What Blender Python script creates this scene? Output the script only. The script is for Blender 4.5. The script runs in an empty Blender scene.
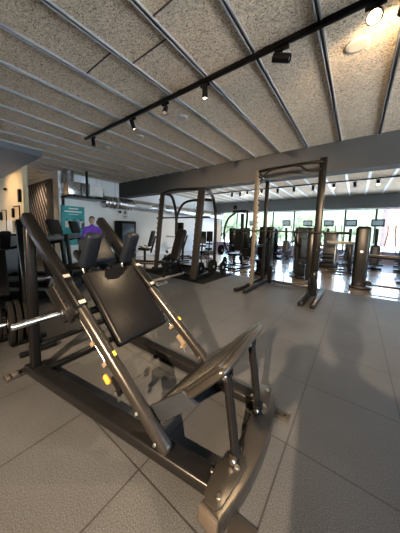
import bpy, bmesh, math, random
from mathutils import Vector, Matrix
random.seed(7)
S = bpy.context.scene
COL = S.collection
PI = math.pi
V = Vector

# ------------------------------------------------------------------ helpers
def new_mat(name, color, rough=.5, metal=0.0, bump=0.0, bscale=60, var=0.0, vscale=8, spec=.5, color2=None, detail=3, coat=0):
    m = bpy.data.materials.new(name); m.use_nodes = True
    nt = m.node_tree; b = nt.nodes['Principled BSDF']
    b.inputs['Base Color'].default_value = (*color, 1)
    b.inputs['Roughness'].default_value = rough
    b.inputs['Metallic'].default_value = metal
    b.inputs['Specular IOR Level'].default_value = spec
    b.inputs['Coat Weight'].default_value = coat
    tc = nt.nodes.new('ShaderNodeTexCoord')
    if var > 0 or color2:
        n = nt.nodes.new('ShaderNodeTexNoise'); n.inputs['Scale'].default_value = vscale; n.inputs['Detail'].default_value = detail
        nt.links.new(tc.outputs['Object'], n.inputs['Vector'])
        r = nt.nodes.new('ShaderNodeValToRGB')
        c2 = color2 or tuple(c * (1 - var) for c in color)
        r.color_ramp.elements[0].position = .38; r.color_ramp.elements[0].color = (*c2, 1)
        r.color_ramp.elements[1].position = .62; r.color_ramp.elements[1].color = (*color, 1)
        nt.links.new(n.outputs['Fac'], r.inputs['Fac']); nt.links.new(r.outputs['Color'], b.inputs['Base Color'])
    if bump > 0:
        n = nt.nodes.new('ShaderNodeTexNoise'); n.inputs['Scale'].default_value = bscale; n.inputs['Detail'].default_value = 2
        nt.links.new(tc.outputs['Object'], n.inputs['Vector'])
        bp = nt.nodes.new('ShaderNodeBump'); bp.inputs['Strength'].default_value = bump; bp.inputs['Distance'].default_value = .01
        nt.links.new(n.outputs['Fac'], bp.inputs['Height']); nt.links.new(bp.outputs['Normal'], b.inputs['Normal'])
    return m

def emit_mat(name, color, strength):
    m = bpy.data.materials.new(name); m.use_nodes = True
    b = m.node_tree.nodes['Principled BSDF']
    b.inputs['Base Color'].default_value = (*color, 1)
    b.inputs['Emission Color'].default_value = (*color, 1)
    b.inputs['Emission Strength'].default_value = strength
    return m

class MB:
    """collects shapes, links them as one mesh object"""
    def __init__(s): s.bm = bmesh.new()
    def _merge(s, t):
        me = bpy.data.meshes.new('t'); t.to_mesh(me); t.free(); s.bm.from_mesh(me); bpy.data.meshes.remove(me)
    def box(s, c, size, rot=None, bev=0, seg=2):
        t = bmesh.new()
        bmesh.ops.create_cube(t, size=1)
        for v in t.verts: v.co = V((v.co.x*size[0], v.co.y*size[1], v.co.z*size[2]))
        if bev > 0:
            bmesh.ops.bevel(t, geom=t.edges[:], offset=min(bev, min(size)*.49), segments=seg, profile=.5, affect='EDGES')
        M = Matrix.Translation(V(c)) @ (rot.to_4x4() if rot is not None else Matrix.Identity(4))
        bmesh.ops.transform(t, matrix=M, verts=t.verts); s._merge(t); return s
    def bar(s, p0, p1, w, h, bev=.008, up=(0,0,1), seg=2):
        p0 = V(p0); p1 = V(p1); d = p1 - p0; L = d.length; x = d / L
        u = V(up)
        if abs(x.dot(u)) > .98: u = V((1,0,0))
        y = u.cross(x).normalized(); z = x.cross(y)
        R = Matrix((x, y, z)).transposed()
        return s.box((p0+p1)/2, (L, w, h), R, bev, seg)
    def tube(s, pts, r, n=12, r1=None):
        pts = [V(p) for p in pts]; N = len(pts); t = bmesh.new(); rings = []
        prev = None
        for i, p in enumerate(pts):
            d = (pts[min(i+1, N-1)] - pts[max(i-1, 0)]).normalized()
            if prev is None:
                u = V((0,0,1)) if abs(d.z) < .9 else V((1,0,0))
            else: u = prev
            a = d.cross(u).normalized(); b = a.cross(d).normalized(); prev = b
            rr = r if r1 is None else r + (r1-r)*i/(N-1)
            rings.append([t.verts.new(p + a*rr*math.cos(2*PI*k/n) + b*rr*math.sin(2*PI*k/n)) for k in range(n)])
        for i in range(N-1):
            for k in range(n):
                t.faces.new((rings[i][k], rings[i][(k+1) % n], rings[i+1][(k+1) % n], rings[i+1][k]))
        t.faces.new(rings[0][::-1]); t.faces.new(rings[-1])
        bmesh.ops.recalc_face_normals(t, faces=t.faces[:])
        s._merge(t); return s
    def lathe(s, p0, axis, prof, n=24):
        """prof: list of (distance along axis, radius)"""
        p0 = V(p0); d = V(axis).normalized(); u = V((0,0,1)) if abs(d.z) < .9 else V((1,0,0))
        a = d.cross(u).normalized(); b = a.cross(d).normalized(); t = bmesh.new(); rings = []
        for (l, r) in prof:
            rings.append([t.verts.new(p0 + d*l + a*max(r, 1e-4)*math.cos(2*PI*k/n) + b*max(r, 1e-4)*math.sin(2*PI*k/n)) for k in range(n)])
        for i in range(len(rings)-1):
            for k in range(n):
                t.faces.new((rings[i][k], rings[i][(k+1) % n], rings[i+1][(k+1) % n], rings[i+1][k]))
        t.faces.new(rings[0][::-1]); t.faces.new(rings[-1])
        bmesh.ops.recalc_face_normals(t, faces=t.faces[:])
        s._merge(t); return s
    def prism(s, poly, ex, thick, bev=0, origin=(0,0,0), ax=(1,0,0), ay=(0,1,0)):
        """polygon in the plane (ax, ay) at origin, extruded along ex by thick"""
        o = V(origin); ax = V(ax); ay = V(ay); e = V(ex).normalized()*thick; t = bmesh.new()
        lo = [t.verts.new(o + ax*p[0] + ay*p[1]) for p in poly]
        hi = [t.verts.new(v.co + e) for v in lo]
        n = len(poly)
        t.faces.new(lo[::-1]); t.faces.new(hi)
        for i in range(n): t.faces.new((lo[i], lo[(i+1) % n], hi[(i+1) % n], hi[i]))
        bmesh.ops.recalc_face_normals(t, faces=t.faces[:])
        if bev > 0: bmesh.ops.bevel(t, geom=t.edges[:], offset=bev, segments=2, profile=.5, affect='EDGES')
        s._merge(t); return s
    def ball(s, c, r, sc=(1,1,1), sub=2, rot=None):
        t = bmesh.new(); bmesh.ops.create_icosphere(t, subdivisions=sub, radius=r)
        M = Matrix.Translation(V(c)) @ (rot.to_4x4() if rot is not None else Matrix.Identity(4)) @ Matrix.Diagonal((*sc, 1))
        bmesh.ops.transform(t, matrix=M, verts=t.verts); s._merge(t); return s
    def build(s, name, mat, parent=None, smooth=True, ang=35):
        me = bpy.data.meshes.new(name); s.bm.to_mesh(me); s.bm.free()
        me.materials.append(mat)
        if smooth:
            for p in me.polygons: p.use_smooth = True
            me.set_sharp_from_angle(angle=math.radians(ang))
        o = bpy.data.objects.new(name, me); COL.objects.link(o)
        if parent is not None: o.parent = parent
        return o

def tag(o, label=None, cat=None, group=None, kind=None):
    if label: o['label'] = label
    if cat: o['category'] = cat
    if group: o['group'] = group
    if kind: o['kind'] = kind
    return o
def thing(name, label, cat, loc=(0,0,0), rz=0, group=None):
    o = bpy.data.objects.new(name, None); COL.objects.link(o); o.location = loc; o.rotation_euler = (0,0,rz); o.empty_display_size = .1
    return tag(o, label, cat, group)
def copy_tree(o, loc, rz, label, group=None):
    def rec(a, par):
        c = a.copy(); COL.objects.link(c)
        if par is not None: c.parent = par
        for ch in a.children: rec(ch, c)
        return c
    kids = list(o.children)
    r = o.copy(); COL.objects.link(r); r.location = loc; r.rotation_euler = (0,0,rz); r['label'] = label
    if group: r['group'] = group
    for ch in kids: rec(ch, r)
    return r
def struct(o): o['kind'] = 'structure'; return o
def lerp(a, b, t): return V(a).lerp(V(b), t)
def arc(c, a, b, r0, t0, t1, n=10):
    c, a, b = V(c), V(a), V(b)
    return [c + a*r0*math.cos(t0+(t1-t0)*i/n) + b*r0*math.sin(t0+(t1-t0)*i/n) for i in range(n+1)]
def sm(pts, it=2):
    pts = [V(p) for p in pts]
    for _ in range(it):
        q = [pts[0]]
        for a, b in zip(pts, pts[1:]): q += [a.lerp(b, .25), a.lerp(b, .75)]
        q.append(pts[-1]); pts = q
    return pts
def bolt(mb, p, d, r=.012, l=.012):
    mb.lathe(p, d, [(0, r*1.35), (l*.35, r*1.35), (l*.36, r), (l, r*.92)], 8)

def bolts(specs, parent):
    for sp_ in specs:
        m = MB(); bolt(m, *sp_); m.build('bolt', M['bolt'], parent)
# ------------------------------------------------------------------ materials
M = {}
M['graphite'] = new_mat('graphite metallic paint', (.032,.029,.027), .28, .55, var=.12, vscale=30)
M['graphite_dark'] = new_mat('dark metallic paint', (.006,.006,.0064), .3, .05, spec=.2)
M['black_metal'] = new_mat('black powder coat', (.004,.004,.0043), .28, 0, spec=.14)
M['black_plastic'] = new_mat('black plastic', (.005,.005,.0055), .5, spec=.15)
M['rubber'] = new_mat('black rubber', (.005,.005,.005), .8, bump=.1, bscale=200, spec=.05)
M['vinyl'] = new_mat('black vinyl upholstery', (.005,.005,.0058), .34, bump=.02, bscale=180, spec=.13)
M['vinyl_blue'] = new_mat('dark blue-black vinyl', (.006,.008,.012), .42, bump=.04, bscale=180, spec=.14)
M['chrome'] = new_mat('polished chrome', (.75,.75,.76), .15, 1.0)
M['steel'] = new_mat('brushed steel', (.5,.5,.5), .32, 1.0, var=.15, vscale=40)
M['bolt'] = new_mat('zinc bolts', (.6,.58,.54), .3, 1.0)
M['beige_metal'] = new_mat('champagne metallic paint', (.20,.17,.135), .45, .3)
M['champ'] = new_mat('plain champagne paint', (.09,.075,.06), .45, .2)  # lighter colour, used only for the left front rack upright
M['tan'] = new_mat('tan clamp casting', (.20,.16,.115), .5, .3)
M['orange'] = new_mat('orange grip', (.75,.30,.02), .45)
M['yellow'] = new_mat('yellow sticker', (.8,.6,.05), .5)
M['red'] = new_mat('red cap', (.6,.08,.03), .4)
M['graphite_light'] = new_mat('lighter graphite paint and painted light', (.055,.049,.043), .28, .65)
M['hinge'] = new_mat('blue grey hinge paint', (.028,.033,.042), .35, .4)
M['cap'] = new_mat('taupe end cap', (.05,.041,.033), .5)
M['label'] = new_mat('silver label', (.36,.34,.31), .35, .3)
M['white'] = new_mat('white paint', (.78,.78,.76), .6)
M['offwhite'] = new_mat('off-white plastic', (.6,.6,.58), .5)
M['greyplastic'] = new_mat('grey plastic', (.10,.105,.115), .45)
M['console'] = new_mat('console glass', (.10,.13,.18), .15)
M['screen'] = emit_mat('lit console screen', (.16,.22,.28), .5)
M['silver'] = new_mat('silver shroud', (.06,.064,.068), .4, .2)
M['duct'] = new_mat('galvanised steel', (.62,.64,.65), .22, .9, var=.25, vscale=6)
M['ceilmetal'] = new_mat('ceiling profile metal', (.30,.30,.29), .5, .1)
M['ceildark'] = new_mat('ceiling joint shadow gap', (.03,.03,.03), .7)
M['ceil_daylit'] = new_mat('pale ceiling profile with painted daylight', (.78,.84,.86), .45)  # daylight on the bay 2 profiles is put into this blue-white
M['beam'] = new_mat('grey beam paint', (.060,.061,.060), .75, var=.08, vscale=2)
M['beam2'] = new_mat('blue grey bulkhead paint', (.20,.215,.225), .7)
M['soffit'] = new_mat('dark grey soffit paint', (.11,.12,.13), .65)
M['wall'] = new_mat('white wall paint', (.80,.83,.85), .75, bump=.03, bscale=40)
M['yellowwall'] = new_mat('cream wall panel', (.62,.52,.33), .6, bump=.02, bscale=30)
M['skin'] = new_mat('skin', (.50,.32,.24), .55)
M['hair'] = new_mat('dark hair', (.02,.015,.012), .6)
M['purple'] = new_mat('purple shirt', (.16,.05,.48), .75)
M['darkcloth'] = new_mat('dark cloth', (.03,.03,.035), .85)
M['navycloth'] = new_mat('navy cloth', (.03,.04,.08), .85)
M['teal'] = new_mat('teal poster', (.03,.36,.40), .45, var=.2, vscale=3)
M['print_white'] = new_mat('white print', (.75,.78,.76), .5)
M['print_tan'] = new_mat('tan print', (.5,.42,.28), .5)
M['print_blue'] = new_mat('blue print', (.12,.3,.5), .5)
M['print_dark'] = new_mat('dark print', (.05,.07,.08), .5)
M['lattice'] = new_mat('dark lattice slats', (.05,.047,.06), .5)
M['latticebg'] = new_mat('grey panel behind slats', (.5,.48,.54), .5)
M['bulb'] = emit_mat('lamp warm glow', (1,.72,.38), 60)
M['bulb_far'] = emit_mat('lamp glow', (1,.82,.6), 12)

def wood_wool(name):
    m = bpy.data.materials.new(name); m.use_nodes = True; nt = m.node_tree; b = nt.nodes['Principled BSDF']
    tc = nt.nodes.new('ShaderNodeTexCoord')
    w = nt.nodes.new('ShaderNodeTexNoise'); w.inputs['Scale'].default_value = 26; w.inputs['Detail'].default_value = 4; w.inputs['Distortion'].default_value = 2.2
    w2 = nt.nodes.new('ShaderNodeTexNoise'); w2.inputs['Scale'].default_value = 70; w2.inputs['Detail'].default_value = 2; w2.inputs['Distortion'].default_value = 1.0
    for n in (w, w2): nt.links.new(tc.outputs['Object'], n.inputs['Vector'])
    mx = nt.nodes.new('ShaderNodeMath'); mx.operation = 'ADD'
    nt.links.new(w.outputs['Fac'], mx.inputs[0]); nt.links.new(w2.outputs['Fac'], mx.inputs[1])
    h = nt.nodes.new('ShaderNodeMath'); h.operation = 'MULTIPLY'; h.inputs[1].default_value = .5
    nt.links.new(mx.outputs[0], h.inputs[0])
    r = nt.nodes.new('ShaderNodeValToRGB')
    r.color_ramp.elements[0].position = .36; r.color_ramp.elements[0].color = (.16,.125,.088,1)
    r.color_ramp.elements[1].position = .60; r.color_ramp.elements[1].color = (.88,.73,.55,1)
    e = r.color_ramp.elements.new(.48); e.color = (.64,.52,.385,1)
    nt.links.new(h.outputs[0], r.inputs['Fac']); nt.links.new(r.outputs['Color'], b.inputs['Base Color'])
    bp = nt.nodes.new('ShaderNodeBump'); bp.inputs['Strength'].default_value = .8; bp.inputs['Distance'].default_value = .02
    nt.links.new(h.outputs[0], bp.inputs['Height']); nt.links.new(bp.outputs['Normal'], b.inputs['Normal'])
    b.inputs['Roughness'].default_value = .95; b.inputs['Specular IOR Level'].default_value = .1
    return m
M['woodwool'] = wood_wool('wood wool ceiling panels')

def rubber_tiles(name):
    m = bpy.data.materials.new(name); m.use_nodes = True; nt = m.node_tree; b = nt.nodes['Principled BSDF']
    L = nt.links.new
    g = nt.nodes.new('ShaderNodeTexCoord'); sp = nt.nodes.new('ShaderNodeSeparateXYZ'); L(g.outputs['Object'], sp.inputs[0])
    def joint(out, off, size):
        a = nt.nodes.new('ShaderNodeMath'); a.operation = 'SUBTRACT'; a.inputs[1].default_value = off; L(out, a.inputs[0])
        d = nt.nodes.new('ShaderNodeMath'); d.operation = 'DIVIDE'; d.inputs[1].default_value = size; L(a.outputs[0], d.inputs[0])
        f = nt.nodes.new('ShaderNodeMath'); f.operation = 'FRACT'; L(d.outputs[0], f.inputs[0])
        s = nt.nodes.new('ShaderNodeMath'); s.operation = 'SUBTRACT'; s.inputs[1].default_value = .5; L(f.outputs[0], s.inputs[0])
        ab = nt.nodes.new('ShaderNodeMath'); ab.operation = 'ABSOLUTE'; L(s.outputs[0], ab.inputs[0])
        c = nt.nodes.new('ShaderNodeMath'); c.operation = 'GREATER_THAN'; c.inputs[1].default_value = .5 - .0045/size; L(ab.outputs[0], c.inputs[0])
        return c.outputs[0]
    jx = joint(sp.outputs[0], -.26, .63); jy = joint(sp.outputs[1], .01, .715)
    mx = nt.nodes.new('ShaderNodeMath'); mx.operation = 'MAXIMUM'; L(jx, mx.inputs[0]); L(jy, mx.inputs[1])
    n = nt.nodes.new('ShaderNodeTexNoise'); n.inputs['Scale'].default_value = 170; n.inputs['Detail'].default_value = 3; L(g.outputs['Object'], n.inputs['Vector'])
    n2 = nt.nodes.new('ShaderNodeTexNoise'); n2.inputs['Scale'].default_value = 1.3; n2.inputs['Detail'].default_value = 4; L(g.outputs['Object'], n2.inputs['Vector'])
    r = nt.nodes.new('ShaderNodeValToRGB')
    r.color_ramp.elements[0].position = .35; r.color_ramp.elements[0].color = (.019,.0205,.0225,1)
    r.color_ramp.elements[1].position = .68; r.color_ramp.elements[1].color = (.076,.079,.084,1)
    L(n.outputs['Fac'], r.inputs['Fac'])
    r2 = nt.nodes.new('ShaderNodeValToRGB')
    r2.color_ramp.elements[0].position = .35; r2.color_ramp.elements[0].color = (.82,.82,.82,1)
    r2.color_ramp.elements[1].position = .65; r2.color_ramp.elements[1].color = (1.1,1.1,1.1,1)
    L(n2.outputs['Fac'], r2.inputs['Fac'])
    mm = nt.nodes.new('ShaderNodeMix'); mm.data_type = 'RGBA'; mm.blend_type = 'MULTIPLY'; mm.inputs['Factor'].default_value = 1
    L(r.outputs['Color'], mm.inputs['A']); L(r2.outputs['Color'], mm.inputs['B'])
    m2 = nt.nodes.new('ShaderNodeMix'); m2.data_type = 'RGBA'; m2.inputs['B'].default_value = (.012,.012,.012,1)
    L(mx.outputs[0], m2.inputs['Factor']); L(mm.outputs['Result'], m2.inputs['A'])
    L(m2.outputs['Result'], b.inputs['Base Color'])
    inv = nt.nodes.new('ShaderNodeMath'); inv.operation = 'SUBTRACT'; inv.inputs[0].default_value = 1; L(mx.outputs[0], inv.inputs[1])
    ad = nt.nodes.new('ShaderNodeMath'); ad.operation = 'MULTIPLY_ADD'; ad.inputs[1].default_value = .03; L(n.outputs['Fac'], ad.inputs[0]); L(inv.outputs[0], ad.inputs[2])
    bp = nt.nodes.new('ShaderNodeBump'); bp.inputs['Strength'].default_value = .15; bp.inputs['Distance'].default_value = .01
    L(ad.outputs[0], bp.inputs['Height']); L(bp.outputs['Normal'], b.inputs['Normal'])
    b.inputs['Roughness'].default_value = .62; b.inputs['Specular IOR Level'].default_value = .45
    return m
M['tiles'] = rubber_tiles('speckled rubber gym tiles')

def wood_floor(name):
    m = bpy.data.materials.new(name); m.use_nodes = True; nt = m.node_tree; b = nt.nodes['Principled BSDF']; L = nt.links.new
    g = nt.nodes.new('ShaderNodeTexCoord')
    br = nt.nodes.new('ShaderNodeTexBrick'); br.inputs['Scale'].default_value = 1; br.inputs['Brick Width'].default_value = 1.3; br.inputs['Row Height'].default_value = .19
    br.inputs['Mortar Size'].default_value = .004; br.inputs['Color1'].default_value = (.25,.19,.135,1); br.inputs['Color2'].default_value = (.20,.15,.11,1); br.inputs['Mortar'].default_value = (.06,.045,.03,1)
    L(g.outputs['Object'], br.inputs['Vector']); L(br.outputs['Color'], b.inputs['Base Color'])
    b.inputs['Roughness'].default_value = .25; b.inputs['Specular IOR Level'].default_value = 1.0; b.inputs['Coat Weight'].default_value = 1; b.inputs['Coat Roughness'].default_value = .07
    return m
M['woodfloor'] = wood_floor('oak plank floor')

def glass_mat():
    m = bpy.data.materials.new('window glass'); m.use_nodes = True; nt = m.node_tree; nt.nodes.clear()
    o = nt.nodes.new('ShaderNodeOutputMaterial'); t = nt.nodes.new('ShaderNodeBsdfTransparent'); g = nt.nodes.new('ShaderNodeBsdfGlossy'); f = nt.nodes.new('ShaderNodeFresnel'); x = nt.nodes.new('ShaderNodeMixShader')
    g.inputs['Roughness'].default_value = .02; f.inputs['IOR'].default_value = 1.2
    t.inputs['Color'].default_value = (.94,.97,.96,1)
    nt.links.new(f.outputs[0], x.inputs[0]); nt.links.new(t.outputs[0], x.inputs[1]); nt.links.new(g.outputs[0], x.inputs[2]); nt.links.new(x.outputs[0], o.inputs[0])
    return m
M['glass'] = glass_mat()

# ------------------------------------------------------------------ room shell
CH = 3.33       # ceiling height
YW = 14.3       # window wall
XL = -8.4
XR = 5.0
YF = -6.5
struct(MB().box((-3.5, (YF+6.2)/2, -.05), (19, 6.2-YF, .1)).build('floor', M['tiles'], smooth=False))
struct(MB().box((-3.5, (6.2+YW)/2, -.055), (19, YW-6.2, .1)).box((-9.2, 5.6, .0004), (7.6, 1.2, .0008)).build('floor_wood', M['woodfloor'], smooth=False))
struct(MB().box((-4.5, (YF+YW)/2, CH+.06), (19.4, YW-YF, .1)).build('ceiling', M['woodwool'], smooth=False))
struct(MB().box((XL-.1, (3.3+YW)/2, CH/2), (.2, YW-3.3, CH)).build('wall_left', M['wall'], smooth=False))
struct(MB().box((-11.2, 3.3, CH/2), (5.6, .2, CH)).build('wall_recess', M['wall'], smooth=False))
struct(MB().box((-11.25, 2.27, CH/2), (5.5, .14, CH)).build('wall_cream', M['yellowwall'], smooth=False))
struct(MB().box((-14.1, (YF+3.3)/2, CH/2), (.2, 3.4-YF, CH)).build('wall_far_left', M['wall'], smooth=False))
struct(MB().box((-4.5, YF-.1, CH/2), (19.4, .2, CH)).build('wall_front', M['wall'], smooth=False))
struct(MB().box((XR+.1, (YF+YW)/2, .2), (.2, YW-YF, .4)).box((XR+.1, (YF+YW)/2, 3.1), (.2, YW-YF, .46)).box((XR+.1, 9.9, 1.6), (.2, 8.8, 2.6)).box((XR+.1, -3.5, 1.6), (.2, 6, 2.6)).build('wall_right', M['wall'], smooth=False))
# soffit over the left front zone
struct(MB().box((-10.3, (YF+2.15)/2, 3.255), (7.4, 2.15-YF, .15)).build('ceiling_soffit', M['soffit'], smooth=False))
# big grey beam and facade bulkhead
struct(MB().box(((XL+XR)/2, 5.86, (2.73+CH)/2), (XR-XL, .4, CH-2.73+.02)).build('ceiling_beam', M['beam'], smooth=False))
struct(MB().box(((XL+XR)/2, 14.1, (2.66+CH)/2), (XR-XL, .4, CH-2.66+.02)).build('wall_bulkhead', M['beam2'], smooth=False))
struct(MB().box(((XL+XR)/2, 14.28, .24), (XR-XL, .24, .48)).build('wall_sill', new_mat('sill paint', (.30,.28,.42), .5), smooth=False))
# ceiling profiles: bay 1 twin metal strips with a dark joint, bay 2 strips with daylight painted pale
xs = [-.42 + .613*k for k in range(-22, 9)]
n = 0
for x in xs:
    n += 1
    m = MB()
    for s in (-1, 1): m.box((x + s*.02, (YF+5.66)/2, CH-.004), (.016, 5.66-YF, .028), bev=.003)
    o = struct(m.build('trim_%d' % n, M['ceilmetal']))
    j = MB().box((x, (YF+5.66)/2, CH+.004), (.024, 5.66-YF, .012)).build('shadow_gap', M['ceildark'], o, smooth=False)
for x in xs:
    if x < XL + .1: continue
    n += 1
    struct(MB().box((x, (6.06+13.9)/2, CH-.004), (.075, 13.9-6.06, .025), bev=.004).build('trim_%d' % n, M['ceil_daylit']))
n += 1
struct(MB().box(((XL+XR)/2, 8.15, CH-.008), (XR-XL, .22, .03), bev=.004).build('trim_%d' % n, M['ceil_daylit']))
# panel end joints in bay 1
for x0, y in ((-2.26, 1.70), (-2.87, 1.456), (-1.65, 1.456)):
    n += 1
    struct(MB().box((x0 + .306, y, CH+.004), (.57, .008, .014)).build('trim_%d' % n, M['ceildark'], smooth=False))

# window wall
winx = [-.55 + 1.25*k for k in range(-7, 6)]
winx = [x for x in winx if XL < x < XR]
edges = [XL] + winx + [XR]
for i, (a, b) in enumerate(zip(edges, edges[1:])):
    if b <= -7.0:  # solid pier at the corner
        struct(MB().box(((a+b)/2, 14.3, CH/2), (b-a, .2, CH)).build('wall_back', M['wall'], smooth=False)); continue
    f = MB()
    for x in (a + .02, b - .02): f.box((x, 14.3, 1.57), (.04, .07, 2.2))
    for z in (.5, 2.64): f.box(((a+b)/2, 14.3, z), (b-a, .07, .05))
    o = struct(f.build('window_%d' % (i+1), M['greyplastic'], smooth=False))
    g = MB().box(((a+b)/2, 14.3, 1.57), (b-a-.06, .012, 2.12)).build('pane', M['glass'], o, smooth=False)

wn = len(edges)
for i in range(3, 6):   # unseen right-side glazing, added to let in fill daylight
    a, b = YF + 2*i, min(YF + 2*(i+1), 5.5)
    f = MB()
    for y in (a + .03, b - .03): f.box((XR+.1, y, 1.63), (.08, .06, 2.46))
    for z in (.43, 2.84): f.box((XR+.1, (a+b)/2, z), (.08, b-a, .06))
    o = struct(f.build('window_%d' % (wn-3+i), M['greyplastic'], smooth=False))
    MB().box((XR+.1, (a+b)/2, 1.63), (.012, b-a-.1, 2.38)).build('pane', M['glass'], o, smooth=False)
# lattice door in the recess: slats in front of a grey panel, pale frame
fr = MB()
fr.box((-9.12, 3.17, 1.55), (.5, .05, 3.1)).box((-11.2, 3.17, 3.09), (4.4, .06, .06)).box((-13.2, 3.17, 1.55), (.1, .06, 3.1))
door = struct(fr.build('door_1', M['silver'], smooth=False))
MB().box((-11.25, 3.185, 1.55), (3.7, .02, 3.05)).build('door_panel', M['latticebg'], door, smooth=False)
sl = MB()
for k in range(28):
    x0 = -14.2 + k*.26
    a, b = V((x0, 3.15, 3.05)), V((x0 + 1.9, 3.15, 0))
    # clip to the opening
    lo, hi = 0, 1
    if a.x < -13.1: lo = (-13.1 - a.x)/1.9
    if b.x > -9.4: hi = (-9.4 - a.x)/1.9
    if hi > lo + .05: sl.bar(a.lerp(b, lo), a.lerp(b, hi), .09, .02, bev=0, up=(0,1,0))
sl.build('lattice', M['lattice'], door, smooth=False)

# ------------------------------------------------------------------ leg press (hack squat sled) in the foreground
LP = thing('sled_leg_press', 'large graphite sled leg press with black back pad in the foreground', 'leg press', (-.439, 1.29, 0), math.radians(3))
RN0, RN1 = V((-.36,-.418,.075)), V((-1.97,-.562,1.48))
RF0, RF1 = V((-.36,.31,.075)), V((-1.97,.168,1.48))
rd = (RN1-RN0).normalized()                       # along the rails, upward
rn = V((-rd.z, 0, rd.x)).normalized()
if rn.z < 0: rn = -rn                             # out of the sled plane, upward
ry = V((0,1,0))
# base beams
for (a, b) in (((-.06,-.362,.04), (-1.99,-.572,.04)), ((-.06,.34,.04), (-1.99,.40,.04))):
    MB().bar(a, b, .125, .078, bev=.018, seg=3).build('base_beam', M['graphite_dark'], LP)
# curved front beam
outer = [(.03,-.535), (.075,-.35), (.098,-.14), (.098,.10), (.075,.31), (.03,.47)]
inner = [(-.075,-.515), (-.055,-.33), (-.045,-.14), (-.045,.10), (-.055,.29), (-.075,.45)]
def crv(pts): return [(p.x, p.y) for p in sm([(x, y, 0) for x, y in pts], 2)]
fb = MB().prism(crv(outer) + crv(inner)[::-1], (0,0,1), .10, origin=(0,0,.006), bev=.012).build('front_beam', M['graphite_light'], LP)
# end cap, corner plates with bolts
for s, y in ((-1,-.53), (1,.463)):
    MB().bar((-.079, y+.012*(-s)-.0, .056), (.026, y-.0, .056), .03, .094, bev=.01).build('end_cap', M['cap' if s < 0 else 'graphite'], LP)
for s, yc in ((-1,-.36), (1,.30)):
    pl = MB().prism([(-.08,.10*s), (-.06,.13*s), (.0,.13*s), (.02,.10*s), (.052,-.13*s), (.03,-.17*s), (-.03,-.16*s), (-.09,-.05*s)], (0,0,1), .009, origin=(0, yc+ .02*s, .107), bev=.003).build('corner_plate', M['graphite_light'], LP)
    bolts([((-.01, yc+.10*s, .116), (0,0,1), .011), ((.012, yc-.075*s, .116), (0,0,1), .011), ((-.10, yc+.0*s, .09), (0,0,1), .009)], pl)
# floor anchor plates
for (c, sz, hole) in (((.105,-.44,.006), (.12,.10,.01), (.13,-.45)), ((.11,.36,.006), (.12,.10,.01), (.135,.36)), ((-1.99,-.69,.012), (.10,.16,.02), (-1.99,-.74)), ((-2.0,.50,.012), (.10,.12,.02), (-2.0,.53))):
    a = MB().box(c, sz, bev=.004).build('anchor_plate', M['graphite_light'], LP)
    MB().lathe((hole[0], hole[1], c[2]+sz[2]/2), (0,0,1), [(0,.011), (.0015,.011)], 12).build('bolt_hole', M['rubber'], a)
fb2 = MB(); fb2.box((-1.97,-.70,.035), (.05,.05,.035), bev=.006).box((-1.97,-.75,.03), (.07,.03,.03), bev=.005).build('levelling_block', M['cap'], LP)
# rear uprights
for (a, b) in (((-1.88,-.562,.07), (-1.90,-.562,1.40)), ((-1.88,.30,.07), (-1.90,.20,1.40))):
    MB().bar(a, b, .075, .085, bev=.025, up=(0,1,0), seg=3).build('upright', M['black_metal'], LP)
# rear cross bars
for z, x in ((.05,-1.80), (.27,-1.88)):
    MB().bar((x,-.54,z), (x,.38,z), .05, .055, bev=.02, seg=3).build('cross_bar', M['black_metal'], LP)
# rails: flat-oval tube, black sleeve on the upper half, labels
for side, (p0, p1) in (('n', (RN0, RN1)), ('f', (RF0, RF1))):
    rail = MB().bar(p0, p0.lerp(p1, .995), .078, .092, bev=.038, up=rn, seg=5).build('rail', M['graphite'], LP)
    MB().bar(p0.lerp(p1, .50)+rn*.006, p0.lerp(p1, 1.0)+rn*.006, .086, .10, bev=.025, up=rn, seg=4).build('rail_sleeve', M['black_metal'], rail)
    for t in (.51, .63):
        MB().bar(p0.lerp(p1, t)+rn*.057, p0.lerp(p1, t+.014)+rn*.057, .05, .003, bev=0, up=rn).build('rail_label', M['label'], rail)
    bolts([(p0.lerp(p1, t)+V((0,-.045,0)), (0,-1,0), .009) for t in (.04,.13)], rail)
    # sticker, inner guide strip
    MB().bar(p0.lerp(p1, .30)+rn*.052+ry*.006, p0.lerp(p1, .315)+rn*.052+ry*.006, .02, .003, bev=0, up=rn).build('warning_sticker', M['yellow'], rail)
    sgn = -1 if side == 'n' else -1
    # chrome guide rod held by clamps under the rail
    q = -rn*.085
    ga, gb = p0.lerp(p1, .30)+q, p0.lerp(p1, .86)+q
    rod = MB().tube([ga, gb], .011, 12).build('guide_rod', M['chrome'], LP)
    for t in (.305, .385):
        c = p0.lerp(p1, t)
        MB().bar(c+q-rd*.018, c+q+rd*.018, .05, .05, bev=.008, up=rn).bar(c+q, c-rn*.03+ry*.015, .03, .025, bev=.004).build('rod_clamp', M['tan'], rod)
    # safety stop block with bolts, orange grip on the near one
    c = p0.lerp(p1, .235)
    st = MB().bar(c+q-rd*.055, c+q+rd*.055, .045, .055, bev=.01, up=rn).bar(c+q-rd*.075-rn*.02, c+q-rd*.03-rn*.02, .06, .02, bev=.004, up=rn).build('safety_stop', M['black_metal' if side == 'n' else 'tan'], LP)
    bolts([(c+q-rd*(.05+.022*k)-rn*.03+V((0,-.03+.015*(k % 2),0)), -rn, .009, .016) for k in range(3)], st)
    if side == 'n':
        MB().bar(c+q-rn*.06+rd*.03+V((0,-.02,0)), c+q-rn*.06+rd*.10+V((0,-.02,0)), .03, .035, bev=.012, up=rn, seg=3).build('grip', M['orange'], st)

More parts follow.
